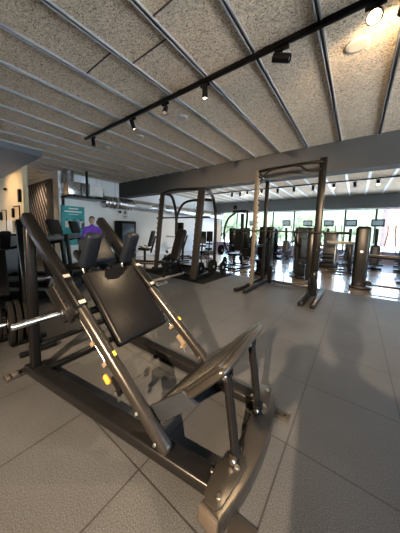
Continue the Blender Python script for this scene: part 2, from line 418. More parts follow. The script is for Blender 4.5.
# carriage frame, weight horns
tc_ = .57
def onrail(t, f, h):   # t along rails, f 0..1 near->far, h out of plane
    return RN0.lerp(RN1, t).lerp(RF0.lerp(RF1, t), f) + rn*h
cf = MB()
for f in (.03, .97): cf.bar(onrail(.46, f, -.05), onrail(.74, f, -.05), .03, .10, bev=.01, up=rn)
for t in (.50, .72): cf.bar(onrail(t, 0.02, -.07), onrail(t, .98, -.07), .05, .05, bev=.012, up=rn)
for f in (.36, .62): cf.bar(onrail(.44, f, -.05), onrail(.80, f, -.05), .045, .05, bev=.012, up=rn)
cf = cf.build('carriage_frame', M['black_metal'], LP)
# roller housings outside the near and far rails with light lettering
for side, f0, s in (('n', 0, -1), ('f', 1, 1)):
    hb = MB().bar(onrail(.485, f0, -.045)+V((0,s*.055,0)), onrail(.66, f0, -.045)+V((0,s*.055,0)), .045, .125, bev=.01, up=rn)
    hb.bar(onrail(.50, f0, -.115)+V((0,s*.05,0)), onrail(.65, f0, -.115)+V((0,s*.05,0)), .10, .03, bev=.008, up=rn)
    hb = hb.build('roller_housing', M['graphite_dark'], LP)
    lt = MB()
    for k in range(6):
        c = onrail(.525+.02*k, f0, -.02)+V((0,s*.0785,0))
        lt.bar(c-rn*.008, c+rn*.008, .004 if k % 2 else .008, .002, bev=0, up=(0,1,0))
    lt.bar(onrail(.52, f0, -.034)+V((0,s*.0782,0)), onrail(.63, f0, -.034)+V((0,s*.0782,0)), .003, .010, bev=0, up=(0,1,0)).build('lettering', M['cap'], hb)
    # weight horn
    y0 = -.565 if s < 0 else .31
    hx, hz = -1.30, .745
    base = V((hx, y0, hz)); tip = V((hx, y0+s*.40, hz))
    hn = MB().lathe(base, (0,s,0), [(0,.03), (.015,.03), (.016,.024), (.315,.024), (.32,.02)], 20).build('weight_horn', M['chrome'], LP)
    MB().lathe(base+V((0,-s*.03,0)), (0,s,0), [(0,.06), (.03,.06), (.034,.055)], 20).build('collar', M['black_metal'], hn)
    MB().bar(base+V((0,-s*.03,0)), onrail(.60, f0, -.06)+V((0,s*.04,0)), .07, .05, bev=.01).build('horn_bracket', M['graphite_dark'], hn)

# back pad: rounded slab on the carriage (measured slope 43 degrees)
pd = V((-.504, -.0, .478)).normalized(); pn = V((pd.z*-1, 0, pd.x*-1)); pn = V((.478,0,.504)).normalized()
def pad_slab(name, c, L, W, T, d, nrm, mat, bev, parent=LP, yaw=0):
    d = V(d).normalized(); nrm = V(nrm).normalized(); w = nrm.cross(d).normalized()
    R = Matrix((d, w, nrm)).transposed()
    return MB().box(c, (L, W, T), R, bev, 4).build(name, mat, parent)
pc = V((-1.135, -.085, .778)) - pn*.042
pad_slab('back_pad', pc, .70, .535, .085, pd, pn, M['vinyl'], .028)
pad_slab('pad_board', pc - pn*.052, .64, .47, .02, pd, pn, M['black_plastic'], .004)
# head rest
hr = V((-1.56, -.10, 1.10)); hd = V((-.60,0,.62))
pad_slab('head_rest', hr + V((-.02,0,.06)), .30, .29, .085, hd, V((.62,0,.60)), M['vinyl_blue'], .03)
MB().tube([pc+pd*.3-pn*.05, hr-V((.02,0,-.02))-pn*.03, hr+hd*.15-pn*.03], .02).build('head_rest_post', M['black_metal'], LP)
# shoulder pads on curved arms
for s, yy in ((-1, -.30), (1, .115)):
    a = V((-1.43, yy, 1.05)); b = V((-1.30, yy, 1.34)); d = (b-a).normalized()
    nr = V((d.z, 0, -d.x))
    sp = pad_slab('shoulder_pad', (a+b)/2, .33, .135, .085, d, nr, M['vinyl_blue'], .032)
    ar = MB().tube(sm([pc+pd*.20-pn*.05+V((0, yy+.085,0)), pc+pd*.40-pn*.03+V((0, yy+.085,0)), a-nr*.05-d*.03, (a+b)/2-nr*.05], 3), .017).build('shoulder_arm', M['chrome'], LP)

# foot plate: ribbed slab on a bent tube frame, two struts, hinge arms
fa, fbk = V((-.555, 0, .165)), V((-.085, 0, .69))
fd = (fbk-fa).normalized(); fn = V((-fd.z, 0, fd.x))
fp = MB()
fp.bar(fa, fbk, .70, .018, bev=.006, up=fn)
L = (fbk-fa).length
for k in range(24):
    c = fa.lerp(fbk, (k+.8)/25.2)+V((0,-.013,0))*0
    fp.bar(c+V((0,-.33,0))+fn*.011, c+V((0,.33,0))+fn*.011, .010, .008, bev=.002, up=fn)
fp.build('foot_plate', M['graphite'], LP)
# perimeter tube with rounded corners, behind the plate
def onplate(u, y): return fa.lerp(fbk, u) - fn*.028 + V((0,y,0))
loop = [(.10,-.02), (.10,-.30), (.32,-.355), (.95,-.355), (1.0,-.32), (1.0,.31), (.93,.345), (.32,.345), (.10,.29), (.10,.0)]
MB().tube(sm([onplate(u, y) for u, y in loop], 3), .022, 14).build('foot_plate_frame', M['graphite_light'], LP)  # paler paint carries the side light on this tube
MB().bar(onplate(.80,-.35), onplate(.80,.34), .05, .04, bev=.012, up=fn).bar(onplate(.45,-.34), onplate(.45,.34), .05, .04, bev=.012, up=fn).build('plate_rib', M['graphite_dark'], LP)
for yy in (-.245, .165):
    a = V((-.015, yy, .135)); b = V((-.088, yy, .60))
    st = MB().tube([a, b], .026, 18).build('support_strut', M['graphite_dark'], LP)
    for p, zz in ((a, -.024), (b, .024)):
        k = MB().bar(p+V((0,-.034,-.03)), p+V((0,-.034,.03)), .012, .045, bev=.004, up=(1,0,0)); k.bar(p+V((0,.034,-.03)), p+V((0,.034,.03)), .012, .045, bev=.004, up=(1,0,0))
        k.box(p+V((0,0,zz)), (.045,.075,.01)).build('clevis', M['graphite'], st)
        MB().lathe(p+V((0,-.052,0)), (0,1,0), [(0,.013), (.012,.016), (.014,.008), (.09,.008), (.092,.016), (.104,.013)], 10).build('bolt', M['bolt'], st)
for s, yy, ry0 in ((-1, -.36, -.385), (1, .26, .30)):
    # triangular hinge arm from the rail foot to the plate underside
    ha = MB().prism([(-.60,.205), (-.52,.12), (-.20,.44), (-.30,.47)], (0,s,0), .03, origin=(0, yy-(.0 if s < 0 else .0), 0), ax=(1,0,0), ay=(0,0,1), bev=.004).build('hinge_arm', M['hinge'], LP)
    fl = MB().bar(V((-.64, ry0+s*.0, .245)), V((-.50, ry0, .115)), .012, .07, bev=.003, up=rn).build('hinge_flange', M['bolt'], ha)
    bolts([((-.53, yy+s*.03, .19), (0,s,0), .016, .02), ((-.65, yy-.03, .27), rn, .009), ((-.50, yy-.03, .14), rn, .009)], ha)
MB().bar(onrail(.10, .0, -.0), onrail(.10, 1, -.0), .05, .05, bev=.015).build('cross_bar', M['graphite_dark'], LP)

# ------------------------------------------------------------------ weight plates
def plate_mesh(mb, c, ax, r, t, n=32):
    mb.lathe(V(c)-V(ax).normalized()*t/2, ax, [(0,.028), (0,.06), (t*.1,.065), (t*.12,r*.42), (t*.32,r*.45), (t*.35,r*.80), (t*.05,r*.84), (0,r*.97), (t*.2,r), (t*.8,r), (t,r*.97), (t*.95,r*.84), (t*.65,r*.80), (t*.68,r*.45), (t*.88,r*.42), (t*.9,.065), (t,.06), (t,.028)], n)
def weight_plate(c, ax, r, t, label, group, mat='rubber'):
    mb = MB(); plate_mesh(mb, (0,0,0), ax, r, t)
    o = mb.build('weight_plate', M[mat]); o.location = c
    h = MB().lathe(-V(ax).normalized()*(t/2+.001), ax, [(0,.045), (t+.002,.045)], 20).build('hub', M['steel'], o)
    return tag(o, label, 'weight plate', group)

# ------------------------------------------------------------------ neighbouring plate loaded press at the left edge
def incline_press(loc, rz, label, group=None, name='incline_press_machine'):
    t = thing(name, label, 'press machine', loc, rz, group)
    MB().bar((-.5,-.4,.04), (.7,-.4,.04), .09, .08, bev=.02).build('base_beam', M['black_metal'], t)
    MB().bar((-.5,.4,.04), (.7,.4,.04), .09, .08, bev=.02).build('base_beam', M['black_metal'], t)
    MB().bar((-.5,-.4,.04), (-.5,.4,.04), .08, .08, bev=.02).build('cross_bar', M['black_metal'], t)
    MB().bar((.7,-.4,.04), (.7,.4,.04), .08, .08, bev=.02).build('cross_bar', M['black_metal'], t)
    for y in (-.4, .4):
        MB().bar((.55,y,.06), (.45,y,1.40), .06, .08, bev=.02, up=(0,1,0)).build('upright', M['black_metal'], t)
        MB().bar((-.45,y,.10), (.50,y,1.47), .10, .11, bev=.03, up=(0,1,0)).build('rail', M['black_metal'], t)
        MB().tube([(-.2,y-.07,.35), (.40,y-.07,1.22)], .012).build('guide_rod', M['beige_metal'], t)
        MB().tube([(.28,y,.55), (.28,y+(.35 if y > 0 else -.35),.55)], .024).build('weight_horn', M['chrome'], t)
    pad_slab('back_pad', V((.02,0,.75)), .7, .4, .07, V((.57,0,.82)), V((-.82,0,.57)), M['vinyl'], .025, t)
    pad_slab('head_rest', V((.32,0,1.25)), .24, .28, .08, V((.57,0,.82)), V((-.82,0,.57)), M['vinyl'], .025, t)
    for y in (-.2, .2): pad_slab('shoulder_pad', V((.12,y,1.18)), .28, .12, .08, V((-.5,0,.8)), V((.8,0,.5)), M['vinyl'], .025, t)
    return t
incline_press((-3.75, .55, 0), math.radians(172), 'black incline press machine cut off by the left photo edge')

PLG = 'weight plates stored at the left edge'
for i, (c, r) in enumerate((((-2.69,.60,.40), .225), ((-2.70,.545,.40), .225), ((-2.68,.655,.40), .20))):
    weight_plate(c, (0.12,1,0), r, .045, ['black rubber weight plate, middle one left of the graphite upright', 'black rubber weight plate nearest the chrome horn, left of the graphite upright', 'smaller black weight plate at the back of the stored stack at left'][i], PLG)
for i, (c, r) in enumerate((((-2.98,.50,.36), .225), ((-2.985,.44,.36), .225))):
    weight_plate(c, (0.12,1,0), r, .045, ['black weight plate cut by the left edge, inner of two', 'black weight plate cut by the left edge, outer of two'][i], PLG)
t = thing('plate_rack', 'low black plate rack with stub pegs at the left edge', 'plate rack', (-2.85,.75,0), 0)
MB().bar((.17,-.15,.03), (.17,.2,.03), .05, .05, bev=.01).bar((-.15,-.15,.03), (-.15,.2,.03), .05, .05, bev=.01).bar((-.2,.10,.03), (.2,.10,.03), .05, .05, bev=.01).build('base', M['black_metal'], t)
for x, z in ((.17,.85), (-.13,.80)): MB().bar((x,.0,.03), (x,.0,z), .05, .05, bev=.01, up=(0,1,0)).build('post', M['black_metal'], t)
MB().tube([(.17,0,.40), (.145,-.30,.40)], .022).build('peg', M['chrome'], t)
MB().tube([(-.13,0,.36), (-.15,-.36,.36)], .022).build('peg', M['chrome'], t)

# ------------------------------------------------------------------ treadmills behind the sled
def treadmill(loc, rz, label, group):
    t = thing('treadmill', label, 'treadmill', loc, rz, group)
    MB().box((0,0,.14), (1.9,.78,.14), bev=.03).build('deck_frame', M['graphite_dark'], t)
    MB().box((-.08,0,.215), (1.6,.52,.012), bev=.004).build('belt', M['rubber'], t)
    for y in (-.35, .35):
        MB().box((-.1,y,.235), (1.65,.08,.04), bev=.01).build('side_rail', M['greyplastic'], t)
        MB().bar((.72,y,.18), (.62,y,1.22), .07, .11, bev=.025, up=(0,1,0)).build('mast', M['graphite_dark'], t)
        MB().tube(sm([(.60,y,1.12), (.25,y,1.02), (-.05,y,.96)], 2), .024).build('handrail', M['rubber'], t)
    MB().box((.86,0,.20), (.34,.74,.22), bev=.06).build('motor_cover', M['black_plastic'], t)
    MB().box((.60,0,1.16), (.14,.76,.10), bev=.03).build('crossbar', M['silver'], t)
    R = Matrix.Rotation(math.radians(-18), 3, 'Y')
    c = MB().box((.66,0,1.38), (.07,.44,.30), R, bev=.06, seg=3).build('console', M['black_plastic'], t)
    MB().box((.622,0,1.378), (.01,.28,.16), R, bev=.003).build('screen', M['console'], c)
    return t
TG = 'treadmills behind the sled machine'
tr = treadmill((-5.12,1.22,0), math.radians(45), 'dark treadmill right behind the top of the near sled rail', TG)
copy_tree(tr, (-5.80,1.90,0), math.radians(45), 'dark treadmill farther back, below the teal poster', TG)

# reception counter band
t = thing('reception_counter', 'long low grey counter in front of the cream wall', 'counter', (-7.7, 1.0, 0), math.radians(80))
MB().box((0,0,.55), (2.2,.5,1.1), bev=.01).build('body', M['greyplastic'], t)
MB().box((0,0,1.12), (2.6,.6,.04), bev=.01).build('worktop', M['black_plastic'], t)

# ------------------------------------------------------------------ smith machine
SMX = thing('smith_machine', 'black smith machine with leaning uprights and barbell below the grey beam', 'smith machine', (-3.39, 4.60, 0), 0)
# local: right upright foot at origin, left one at (-1.71, .22)
UR0, UR1 = V((0,0,.046)), V((0,.27,2.53)); UL0, UL1 = V((-1.71,.22,.046)), V((-1.71,.48,2.58))
RR0, RL0 = V((-.34,1.62,.046)), V((-2.02,1.55,.046))
for a, b, w in ((UR0, UR1, .18), (UL0, UL1, .11)):
    u = MB().bar(a, b, w, .12, bev=.02, up=(0,1,0)).build('upright', M['graphite'], SMX)
    MB().tube([a+V((-.0,.10,.15)), b+V((0,.08,-.1))], .016).build('guide_rod', M['chrome'], u)
    k = MB()
    for i in range(14):
        p = a.lerp(b, .12+.06*i); k.lathe(p+V((-w*.3,-.055,0)), (0,-1,0), [(0,.012), (.03,.012), (.032,.02), (.038,.02)], 8)
    k.bar(a.lerp(b,.1)+V((-w*.3,-.062,0)), a.lerp(b,.92)+V((-w*.3,-.062,0)), .03, .006, bev=0, up=(0,1,0)).build('catch_rack', M['graphite'], u)
for a, b in ((UR0, RR0), (UL0, RL0)):
    MB().bar(a+V((0,-.18,0)), b+V((0,.15,0)), .08, .07, bev=.018).build('base_rail', M['graphite_dark'], SMX)
MB().bar(RL0, RR0, .07, .07, bev=.018).build('cross_bar', M['black_metal'], SMX)
MB().tube(sm([UL1+V((0,0,-.03)), UL1+V((.4,-.02,.05)), UR1+V((-.3,.04,.0)), UR1+V((0,0,-.03))], 2), .042).build('top_bar', M['black_metal'], SMX)
# curved rear uprights
for a, b in ((UR1, RR0), (UL1, RL0)):
    top = V((b.x, b.y-.28, 2.36))
    MB().tube(sm([a+V((0,.02,-.04)), a+V((-.04,.45,-.0)), top+V((0,.12,.02)), V((b.x, b.y, 1.85)), V((b.x, b.y, 1.0)), b], 3), .052, 14).build('rear_upright', M['black_metal'], SMX)
MB().tube(sm([V((RL0.x,RL0.y,1.75)), V((RL0.x+.12,RL0.y,2.15)), V((RL0.x+.50,RL0.y-.1,2.40)), V((RR0.x-.5,RR0.y-.1,2.42)), V((RR0.x-.1,RR0.y-.05,2.38))], 3), .045, 12).build('rear_arch', M['black_metal'], SMX)
bz = 1.69
pR = UR0.lerp(UR1, (bz-.03)/2.44)+V((0,.10,0)); pL = UL0.lerp(UL1, (bz-.03)/2.47)+V((0,.10,0))
dd = (pR-pL).normalized()
br = MB().tube([pL-dd*.30, pR+dd*.30], .022).build('bar', M['black_metal'], SMX)
for p, s in ((pL, -1), (pR, 1)):
    MB().lathe(p, dd*s, [(0,.05), (.05,.05), (.06,.03), (.30,.03), (.31,.02)], 16).build('sleeve', M['black_metal'], br)
    MB().bar(p+V((0,-.04,-.12)), p+V((0,-.04,.16)), .05, .05, bev=.01, up=(0,1,0)).build('hook', M['black_metal'], br)
# stored plates
for i, (x, y, z, r) in enumerate(((-.18,1.20,.30,.225), (-.12,1.20,.30,.225), (-.28,.72,.28,.20), (.05,1.50,.25,.19), (-1.68,1.15,.30,.22), (-2.12,1.35,.33,.22), (-1.85,.8,.28,.20))):
    weight_plate((-3.39+x, 4.6+y, r+.009), (1,0,0), r, .04, ['black plate standing by the right rear smith machine post, inner of the pair', 'black plate standing by the right rear smith machine post, outer of the pair', 'medium black plate at the right side of the smith machine', 'small black plate between the smith machine and the chest press', 'black plate on the left inside of the smith machine', 'black plate outside the left rear smith machine post', 'small black plate at the left front of the smith machine'][i], 'weight plates on the smith machine')
# platform
tag(MB().box((-4.25, 5.35, .004), (2.5, 1.75, .007)).build('lifting_mat', M['rubber']), 'black rubber mat under the smith machine', 'mat')
# incline bench inside
t = thing('incline_bench', 'black incline bench with pale front foot inside the smith machine', 'bench', (-4.05, 4.42, 0), math.radians(93))
MB().bar((-.75,0,.06), (.62,0,.06), .07, .06, bev=.015).bar((-.78,-.30,.035), (-.78,.30,.035), .08, .06, bev=.015).build('base', M['beige_metal'], t)
MB().bar((.60,-.30,.035), (.60,.30,.035), .08, .06, bev=.015).build('rear_foot', M['black_metal'], t)
MB().bar((-.35,0,.06), (-.20,0,.42), .07, .07, bev=.015, up=(0,1,0)).bar((.5,0,.06), (.15,0,.75), .06, .06, bev=.015, up=(0,1,0)).build('post', M['black_metal'], t)
pad_slab('seat', V((-.25,0,.48)), .38, .34, .08, V((1,0,-.15)), V((.15,0,1)), M['vinyl'], .03, t)
pad_slab('backrest', V((.28,0,.94)), .95, .32, .09, V((.36,0,.93)), V((-.93,0,.36)), M['vinyl'], .035, t)
for y in (-.17, .17): MB().lathe((-.42, y, .30), (0, 1 if y > 0 else -1, 0), [(0,.055), (.14,.055), (.15,.04)], 16).build('roller_pad', M['vinyl'], t)

# ------------------------------------------------------------------ power rack
PR = thing('power_rack', 'tall open power rack with pull-up bars and long floor feet', 'power rack', (-1.98, 5.15, 0), 0)
W = 1.34; D = .75; HT = 2.89
perf = new_mat('rack paint', (.005,.005,.0048), .3, 0, spec=.16)
def rack_post(x, y, h, mat, par, w=.085):
    u = MB().bar((x,y,.05), (x,y,h), w, w, bev=.012, up=(0,1,0)).build('upright', mat, par)
    return u
rack_post(0, 0, HT-.06, M['champ'], PR); rack_post(W, .05, HT+.02, perf, PR, .125)
rack_post(.0, D, HT-.06, M['graphite_dark'], PR); rack_post(W-.07, D, HT, perf, PR)
hk = MB()
for i in range(14): hk.box((.055, -.02, 1.15+.115*i), (.05,.07,.055), bev=.008)
hk.box((.038,-.02,1.9), (.012,.06,1.6)).build('hook_ladder', M['beige_metal'], PR)
for x, xe in ((-.06,-.10), (.10,.12)):
    MB().bar((x,D+.05,.045), (xe,-.72,.045), .09, .085, bev=.012).build('foot', M['graphite_dark'], PR)
for x, xe in ((W-.06,W-.10), (W+.11,W+.10)):
    MB().bar((x,D,.045), (xe,-.75,.045), .09, .085, bev=.012).build('foot', M['graphite_dark'], PR)
MB().bar((0,D,.06), (W,D,.06), .08, .07, bev=.012).build('cross_bar', M['graphite'], PR)
for y, z in ((.0, HT-.07), (D, HT-.10)):
    MB().tube(sm([(0,y,z-.02), (.2,y-.02,z+.0), (W*.5,y-.03,z+.01), (W-.2,y-.02,z+.02), (W-(.07 if y else 0),y,z+.0)], 2), .034).build('top_bar', M['graphite_dark'], PR)
MB().tube(sm([(.03,-.02,HT-.20), (.10,-.05,HT-.24), (.17,-.06,HT-.22), (.32,-.06,HT-.09), (W*.5,-.08,HT-.06), (W-.42,-.06,HT-.08), (W-.28,-.06,HT-.22), (W-.10,-.05,HT-.24), (W,0,HT-.22)], 3), .024).build('pull_up_bar', M['graphite_dark'], PR)
for x, x2 in ((0,0), (W,W-.07)): MB().bar((x,0,HT-.12), (x2,D,HT-.12), .06, .07, bev=.012).build('side_bar', M['graphite_dark'], PR)
# pulley chest on the right post
MB().box((W-.12,.12,.92), (.14,.16,1.15), bev=.03).build('weight_shroud', M['graphite_dark'], PR)
MB().bar((W+.02,-.18,.35), (W+.02,-.18,.60), .10, .12, bev=.03, up=(0,1,0)).bar((W-.06,-.1,.18), (W-.06,-.1,.45), .06, .10, bev=.02, up=(0,1,0)).build('spotter_block', M['black_metal'], PR)
for x in (0.02, W): MB().bar((x,-.02,1.02), (x,D,1.02), .05, .06, bev=.01).build('safety_bar', M['black_metal'], PR)
bl = MB().bar((.24,.62,.04), (.33,.35,.52), .10, .08, bev=.015, up=(0,1,0)).build('step_plate', M['graphite_dark'], PR)
bb = thing('barbell', 'long dark barbell resting across the power rack', 'barbell', (-2.0+W/2, 5.06, 1.40), 0)
MB().tube([(-.95,0,0), (.95,0,0)], .015).build('shaft', M['graphite'], bb)
for s in (-1, 1): MB().lathe((s*.80,0,0), (s,0,0), [(0,.035), (.02,.035), (.022,.026), (.42,.026), (.43,.02)], 16).build('sleeve', M['graphite_dark'], bb)

# ------------------------------------------------------------------ machines in the middle distance
def weight_tower(loc, rz, label, group, h=1.75, mat='graphite'):
    t = thing('weight_stack_machine', label, 'weight machine', loc, rz, group)
    MB().box((0,0,.05), (.75,.55,.09), bev=.02).build('base', M['black_metal'], t)
    MB().box((-.18,0,h/2+.05), (.30,.42,h), bev=.05).build('tower', M[mat], t)
    MB().box((-.02,0,h*.45), (.06,.26,h*.7), bev=.01).build('weight_stack', M['black_plastic'], t)
    MB().bar((.30,0,.05), (.30,0,.42), .08, .08, bev=.02, up=(0,1,0)).build('seat_post', M['black_metal'], t)
    pad_slab('seat', V((.32,0,.47)), .36, .36, .08, (1,0,0), (0,0,1), M['vinyl'], .03, t)
    pad_slab('backrest', V((.08,0,.90)), .62, .30, .08, (0,0,1), (1,0,0), M['vinyl'], .03, t)
    for y in (-.34, .34):
        MB().tube(sm([(-.15,y*.6,1.45), (.05,y,1.35), (.30,y,1.10), (.42,y*.9,1.02)], 2), .026).build('press_arm', M['black_metal'], t)
        MB().tube([(.42,y*.9-.07,1.02), (.42,y*.9+.07,1.02)], .022).build('hand_grip', M['rubber'], t)
    return t
WG = 'weight stack machines between the racks and the window'
wt = weight_tower((-2.36,7.0,0), math.radians(-100), 'dark weight stack machine just left of the power rack post', WG, 1.5, 'graphite_dark')
copy_tree(wt, (-1.25,7.4,0), math.radians(-60), 'dark weight stack machine seen through the power rack', WG)
copy_tree(wt, (-1.45,9.3,0), math.radians(-120), 'weight stack machine by the window behind the power rack', WG)
copy_tree(wt, (-6.1,12.2,0), math.radians(-80), 'weight stack machine in the far left corner by the window', WG)
copy_tree(wt, (-4.4,10.3,0), math.radians(-70), 'weight stack machine behind the chest press', WG)
copy_tree(wt, (-3.6,12.0,0), math.radians(-100), 'weight stack machine at the window behind the left rack post', WG)

# chest press with big curved frame
t = thing('chest_press_machine', 'tall black plate loaded chest press with curved arms right of the smith machine', 'chest press', (-3.55, 7.55, 0), math.radians(-95))
MB().bar((-.6,-.35,.04), (.7,-.35,.04), .08, .07, bev=.02).bar((-.6,.35,.04), (.7,.35,.04), .08, .07, bev=.02).bar((-.55,-.35,.04), (-.55,.35,.04), .08, .07, bev=.02).bar((.65,-.35,.04), (.65,.35,.04), .08, .07, bev=.02).build('base', M['black_metal'], t)
MB().bar((-.4,0,.05), (-.3,0,2.05), .10, .12, bev=.03, up=(0,1,0)).build('column', M['black_metal'], t)
MB().box((-.2,0,2.12), (.4,.55,.10), bev=.03).build('head_plate', M['black_metal'], t)
for y in (-.42, .42):
    MB().tube(sm([(-.2,y*.6,2.08), (.1,y,1.85), (.25,y*1.1,1.3), (.1,y*1.2,.8), (-.2,y*1.2,.55)], 3), .04, 12).build('press_arm', M['black_metal'], t)
    MB().tube([(.25,y*1.1,1.3), (.55,y*.9,1.2)], .024).build('hand_grip', M['rubber'], t)
    MB().tube([(-.1,y*1.15,.62), (-.1,y*1.9,.62)], .024).build('weight_horn', M['chrome'], t)
pad_slab('backrest', V((-.12,0,1.05)), .85, .34, .10, (-.1,0,1), (1,0,.1), M['vinyl'], .035, t)
pad_slab('seat', V((.15,0,.50)), .42, .38, .09, (1,0,0), (0,0,1), M['vinyl'], .03, t)
MB().bar((.15,0,.05), (.15,0,.45), .08, .08, bev=.02, up=(0,1,0)).build('seat_post', M['black_metal'], t)
CG = 'plates on the chest press'
weight_plate((-3.62,6.75,.24), (1,.2,0), .225, .05, 'black plate with pale ring leaning beside the chest press', CG)
for i, (x, y, z, r) in enumerate(((-4.12,7.4,.62,.2), (-4.18,7.4,.62,.2), (-2.98,7.5,.62,.2), (-2.92,7.5,.62,.2))):
    weight_plate((x, y, z), (1,.1,0), r, .045, ['black plate on the left chest press horn, inner', 'black plate on the left chest press horn, outer', 'black plate on the right chest press horn, inner', 'black plate on the right chest press horn, outer'][i], CG)

# padded column machine at the right edge
t = thing('cable_column', 'broad dark rounded cable column with padded bar at the right edge', 'cable machine', (.13, 6.95, 0), 0)
MB().box((0,0,.80), (.30,.26,1.56), bev=.07, seg=4).build('column', M['graphite_dark'], t)
MB().box((.03,.05,.04), (.44,.42,.07), bev=.02).build('base', M['black_metal'], t)
MB().bar((.1,.0,.12), (2.6,.25,.12), .06, .05, bev=.015).build('floor_rail', M['graphite_dark'], t)
MB().bar((.1,-.03,.84), (2.4,.05,.84), .10, .10, bev=.03).build('arm', M['black_metal'], t)
MB().lathe((.75,.0,.93), (1,0.03,0), [(0,.045), (.01,.055), (.55,.055), (.56,.045)], 16).build('roller_pad', M['vinyl'], t)
k = MB(); bolt(k, (.0,-.135,.95), (0,-1,0), .025, .03); k.build('knob', M['steel'], t)
MB().lathe((.18,-.1,.18), (0,-1,0), [(0,.07), (.04,.07), (.045,.055)], 16).build('pulley', M['black_metal'], t)

# kettlebell-like punching ball at the right edge: hanging boxing bag top
tag(MB().lathe((1.35,8.6,1.62), (0,0,1), [(0,.05), (.02,.12), (.10,.17), (.30,.17), (.40,.12), (.43,.04)], 24).bar((1.35,8.6,.3), (1.35,8.6,1.66), .05, .05).bar((1.0,8.6,.03), (1.7,8.6,.03), .35, .05, bev=.02).bar((1.35,8.6,.03), (1.35,8.6,.35), .12, .12).build('boxing_ball_stand', M['vinyl']), 'black ball pad on a stand cut by the right edge', 'boxing stand')

# flat bench on a centre post (in the middle distance right of the rack)
t = thing('preacher_bench', 'bench with long flat top on a centre post right of the power rack', 'bench', (-.26, 9.4, 0), math.radians(10))
MB().box((0,0,1.06), (1.15,.32,.09), bev=.03).build('top', M['beige_metal'], t)
MB().bar((.15,0,.05), (.15,0,1.02), .12, .10, bev=.02, up=(0,1,0)).build('post', M['black_metal'], t)
MB().bar((-.45,-.3,.04), (.6,-.3,.04), .08, .07, bev=.02).bar((-.45,.4,.04), (.6,.4,.04), .08, .07, bev=.02).bar((.15,-.3,.04), (.15,.4,.04), .08, .07, bev=.02).build('base', M['black_metal'], t)
pad_slab('pad', V((.42,0,1.14)), .30, .30, .07, (1,0,0), (0,0,1), M['vinyl'], .03, t)

# cross trainers along the window
def cross_trainer(loc, rz, label, group):
    t = thing('cross_trainer', label, 'cross trainer', loc, rz, group)
    MB().bar((-.8,0,.06), (.8,0,.06), .14, .09, bev=.03).bar((.7,-.3,.04), (.7,.3,.04), .10, .07, bev=.02).bar((-.8,-.28,.04), (-.8,.28,.04), .10, .07, bev=.02).build('base', M['graphite_dark'], t)
    MB().box((.45,0,.50), (.50,.34,.85), bev=.10, seg=3).build('flywheel_shroud', M['silver'], t)
    MB().bar((.35,0,.80), (.22,0,1.62), .10, .12, bev=.03, up=(0,1,0)).build('mast', M['graphite_dark'], t)
    R = Matrix.Rotation(math.radians(-12), 3, 'Y')
    c = MB().box((.20,0,1.86), (.06,.44,.32), R, bev=.03).build('console', M['black_plastic'], t)
    MB().box((.166,0,1.865), (.012,.34,.20), R, bev=.003).build('screen', M['screen'], c)
    for y in (-.30, .30):
        MB().tube(sm([(.35,y*.8,.55), (.25,y,1.1), (.15,y*1.15,1.45), (.0,y*1.1,1.75)], 2), .018).build('handlebar', M['silver'], t)
        MB().tube([(.55,y*.65,.45), (-.55,y*.65,.25)], .026).build('pedal_arm', M['silver'], t)
        MB().box((-.25,y*.65,.36), (.42,.15,.05), bev=.02).build('pedal', M['black_plastic'], t)
    return t
XG = 'cross trainers in a row at the window'
ct = cross_trainer((.65,11.9,0), math.radians(85), 'cross trainer at the window just right of the dark column', XG)
for i, (x, y, lb) in enumerate(((-.26,12.2,'cross trainer at the window above the flat-topped bench'), (-1.16,12.5,'cross trainer at the window directly right of the tall rack post'), (-2.06,12.5,'cross trainer seen through the power rack, nearer its right post'),
        (-3.05,12.2,'cross trainer seen through the power rack, nearer its left post'), (-4.95,12.3,'cross trainer at the window left of the power rack'), (1.55,11.9,'cross trainer at the window cut by the right edge'))):
    copy_tree(ct, (x, y, 0), math.radians(85+random.uniform(-4,4)), lb, XG)

# stair climber towers
def climber(loc, rz, label, group):
    t = thing('stair_climber', label, 'stair climber', loc, rz, group)
    MB().box((.15,0,.72), (.38,.50,1.36), bev=.06, seg=3).build('tower', M['silver'], t)
    MB().box((-.1,0,.10), (1.1,.6,.18), bev=.04).build('base', M['black_plastic'], t)
    for k in range(3): MB().box((-.18-.16*k,0,.52-.14*k), (.22,.42,.05), bev=.01).build('step', M['black_plastic'], t)
    for y in (-.28, .28): MB().tube(sm([(.1,y,1.35), (-.25,y,1.25), (-.55,y,1.0), (-.55,y,.2)], 2), .022).build('handrail', M['steel'], t)
    return t
CL = 'stair climbers near the window'
cl = climber((-1.60,10.55,0), math.radians(80), 'pale stair climber tower behind the power rack', CL)
copy_tree(cl, (-.85,10.75,0), math.radians(85), 'pale stair climber tower right of the tall rack post', CL)

